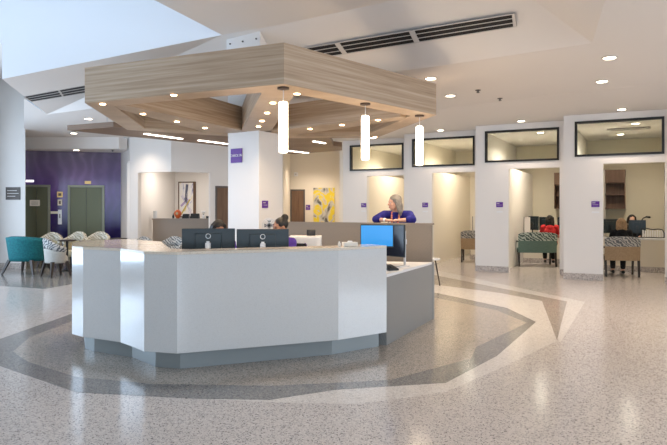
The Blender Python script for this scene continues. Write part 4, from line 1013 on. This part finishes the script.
# ------------------------------------------------------------------ lounge
def barrel_chair(label, loc, rz, w_=.66, lower=None, upper=None, group='barrel armchairs in the lounge', h=.78, legc=None, split=.60, fall=.10):
    """tub chair, open towards local -y"""
    r = thing('barrel_chair', label, 'chair', loc, rz, group); R0 = w_/2; legc = legc or M['dleg']
    n_ = 22
    def shell(z0, z1, rin, rout, fall):
        rows = []
        for z in [z0+(z1-z0)*i/6 for i in range(7)]:
            f = (z-z0)/(z1-z0); outs, ins = [], []
            for i in range(n_+1):
                a = R(-28)+(PI+R(56))*i/n_; q = abs(math.cos(a)) if math.sin(a) > 0 else 1
                zz = z-fall*f*(q**2.2)*(1.0)
                if math.sin(a) < 0: zz -= fall*f*.35*abs(math.sin(a))*2
                fl = 1-.14*(1-(z-.30)/.5)
                outs.append((rout*fl*math.cos(a), rout*.92*fl*math.sin(a), zz)); ins.append((rin*fl*math.cos(a), rin*.92*fl*math.sin(a), zz+(.012 if f == 1 else 0)))
            rows.append(outs+ins[::-1])
        return rows
    if upper is None:
        b = newbm(); loft(b, shell(.30, h, R0-.06, R0, fall)); obj('backrest', b, lower, r, smooth=True)
    else:
        zs = split; b = newbm(); loft(b, shell(.30, zs, R0-.06, R0, .07)); obj('backrest', b, lower, r, smooth=True)
        b = newbm(); rows = shell(.30, h, R0-.062, R0+.004, .16); 
        lowr = shell(.30, zs, R0-.062, R0+.004, .07)[-1]
        b = newbm(); loft(b, [[Vector(p).lerp(Vector(q), t) for p, q in zip(lowr, rows[-1])] for t in (0, .33, .66, 1)]); obj('upper_back', b, upper, r, smooth=True)
    b = newbm(); lathe(b, [(R0*.72, .30), (R0*.82, .33), (R0*.80, .42), (R0*.72, .45)], (0, -.02, 0), 28); obj('seat', b, lower, r, smooth=True)
    for sx_, sy_ in ((1, 1), (-1, 1), (1, -1), (-1, -1)):
        b = newbm(); x, y = sx_*R0*.60, sy_*R0*.55
        loft(b, [[(x*1.42+dx*.6, y*1.42+dy*.6, .002) for dx, dy in ((-.03, -.03), (.03, -.03), (.03, .03), (-.03, .03))], [(x+dx, y+dy, .33) for dx, dy in ((-.032, -.032), (.032, -.032), (.032, .032), (-.032, .032))]])
        obj('leg', b, legc, r)
    return r
def gp(px, Y): return (at(px, Y), Y, 0)
barrel_chair('teal velvet barrel armchair, largest and leftmost in the lounge', gp(27.5, 13.75), R(172), .90, M['teal'], None, h=.86, fall=.05)
barrel_chair('grey barrel armchair with dark swirl-patterned back band beside the teal one', gp(56, 13.2), R(140), .56, M['greyf'], M['patb'], h=.84, split=.62, legc=M['dleg'])
barrel_chair('pale patterned barrel armchair behind the teal chair at the left elevator', gp(50, 15.2), R(10), .58, M['yellowf'], M['patl'], h=.87, split=.66)
barrel_chair('pale patterned barrel armchair in the middle, behind the grey one', gp(74.5, 15.0), R(-8), .56, M['yellowf'], M['patl'], h=.90, split=.66)
barrel_chair('pale patterned barrel armchair at the right elevator, nearest the desk', gp(97.5, 15.0), R(5), .58, M['yellowf'], M['patl'], h=.90, split=.66)
barrel_chair('dark grey patterned barrel armchair in front of the niche, left of two', gp(142, 14.4), R(5), .54, M['pat'], M['pat'], h=.80, split=.62, group='armchairs in front of the niche')
barrel_chair('dark grey patterned barrel armchair in front of the niche, right of two', gp(170, 13.6), R(-10), .66, M['pat'], M['pat'], h=.84, split=.62, group='armchairs in front of the niche')
def cafe_table(label, loc, w_=.4, h=.74):
    r = thing('cafe_table', label, 'table', loc, 0, 'dark lounge tables')
    b = newbm(); lathe(b, [(w_/2-.01, h-.03), (w_/2, h-.02), (w_/2, h), (w_/2-.01, h+.002)], n=32); obj('tabletop', b, M['dleg'], r)
    b = newbm(); tube(b, (0, 0, .03), (0, 0, h-.03), .03); obj('pedestal', b, M['black'], r)
    b = newbm(); lathe(b, [(.2, .002), (.2, .014), (.04, .03)], n=28); obj('base', b, M['black'], r)
    return r
cafe_table('dark round table between the grey and the pale patterned chairs', gp(67, 14.3), .40)
cafe_table('dark round table between the middle and right pale chairs', gp(86.5, 14.0), .32)
cafe_table('dark round table right of the pale patterned chairs, by the purple wall', gp(118.5, 15.1), .42)

# white side table with dark legs behind the partition's right end
r = thing('side_table', 'low white side table with a slanting dark leg right of the desk', 'side table', (at(430, 11.6), 11.6, 0))
b = newbm(); lathe(b, [(.19, .50), (.20, .505), (.20, .525), (.19, .53)], n=32); obj('tabletop', b, M['whitep'], r)
for k in range(3):
    a = 2*PI*k/3-.25; b = newbm(); tube(b, (.10*math.cos(a), .10*math.sin(a), .50), (.19*math.cos(a), .19*math.sin(a), .002), .015, .011); obj('leg', b, M['dleg'], r)
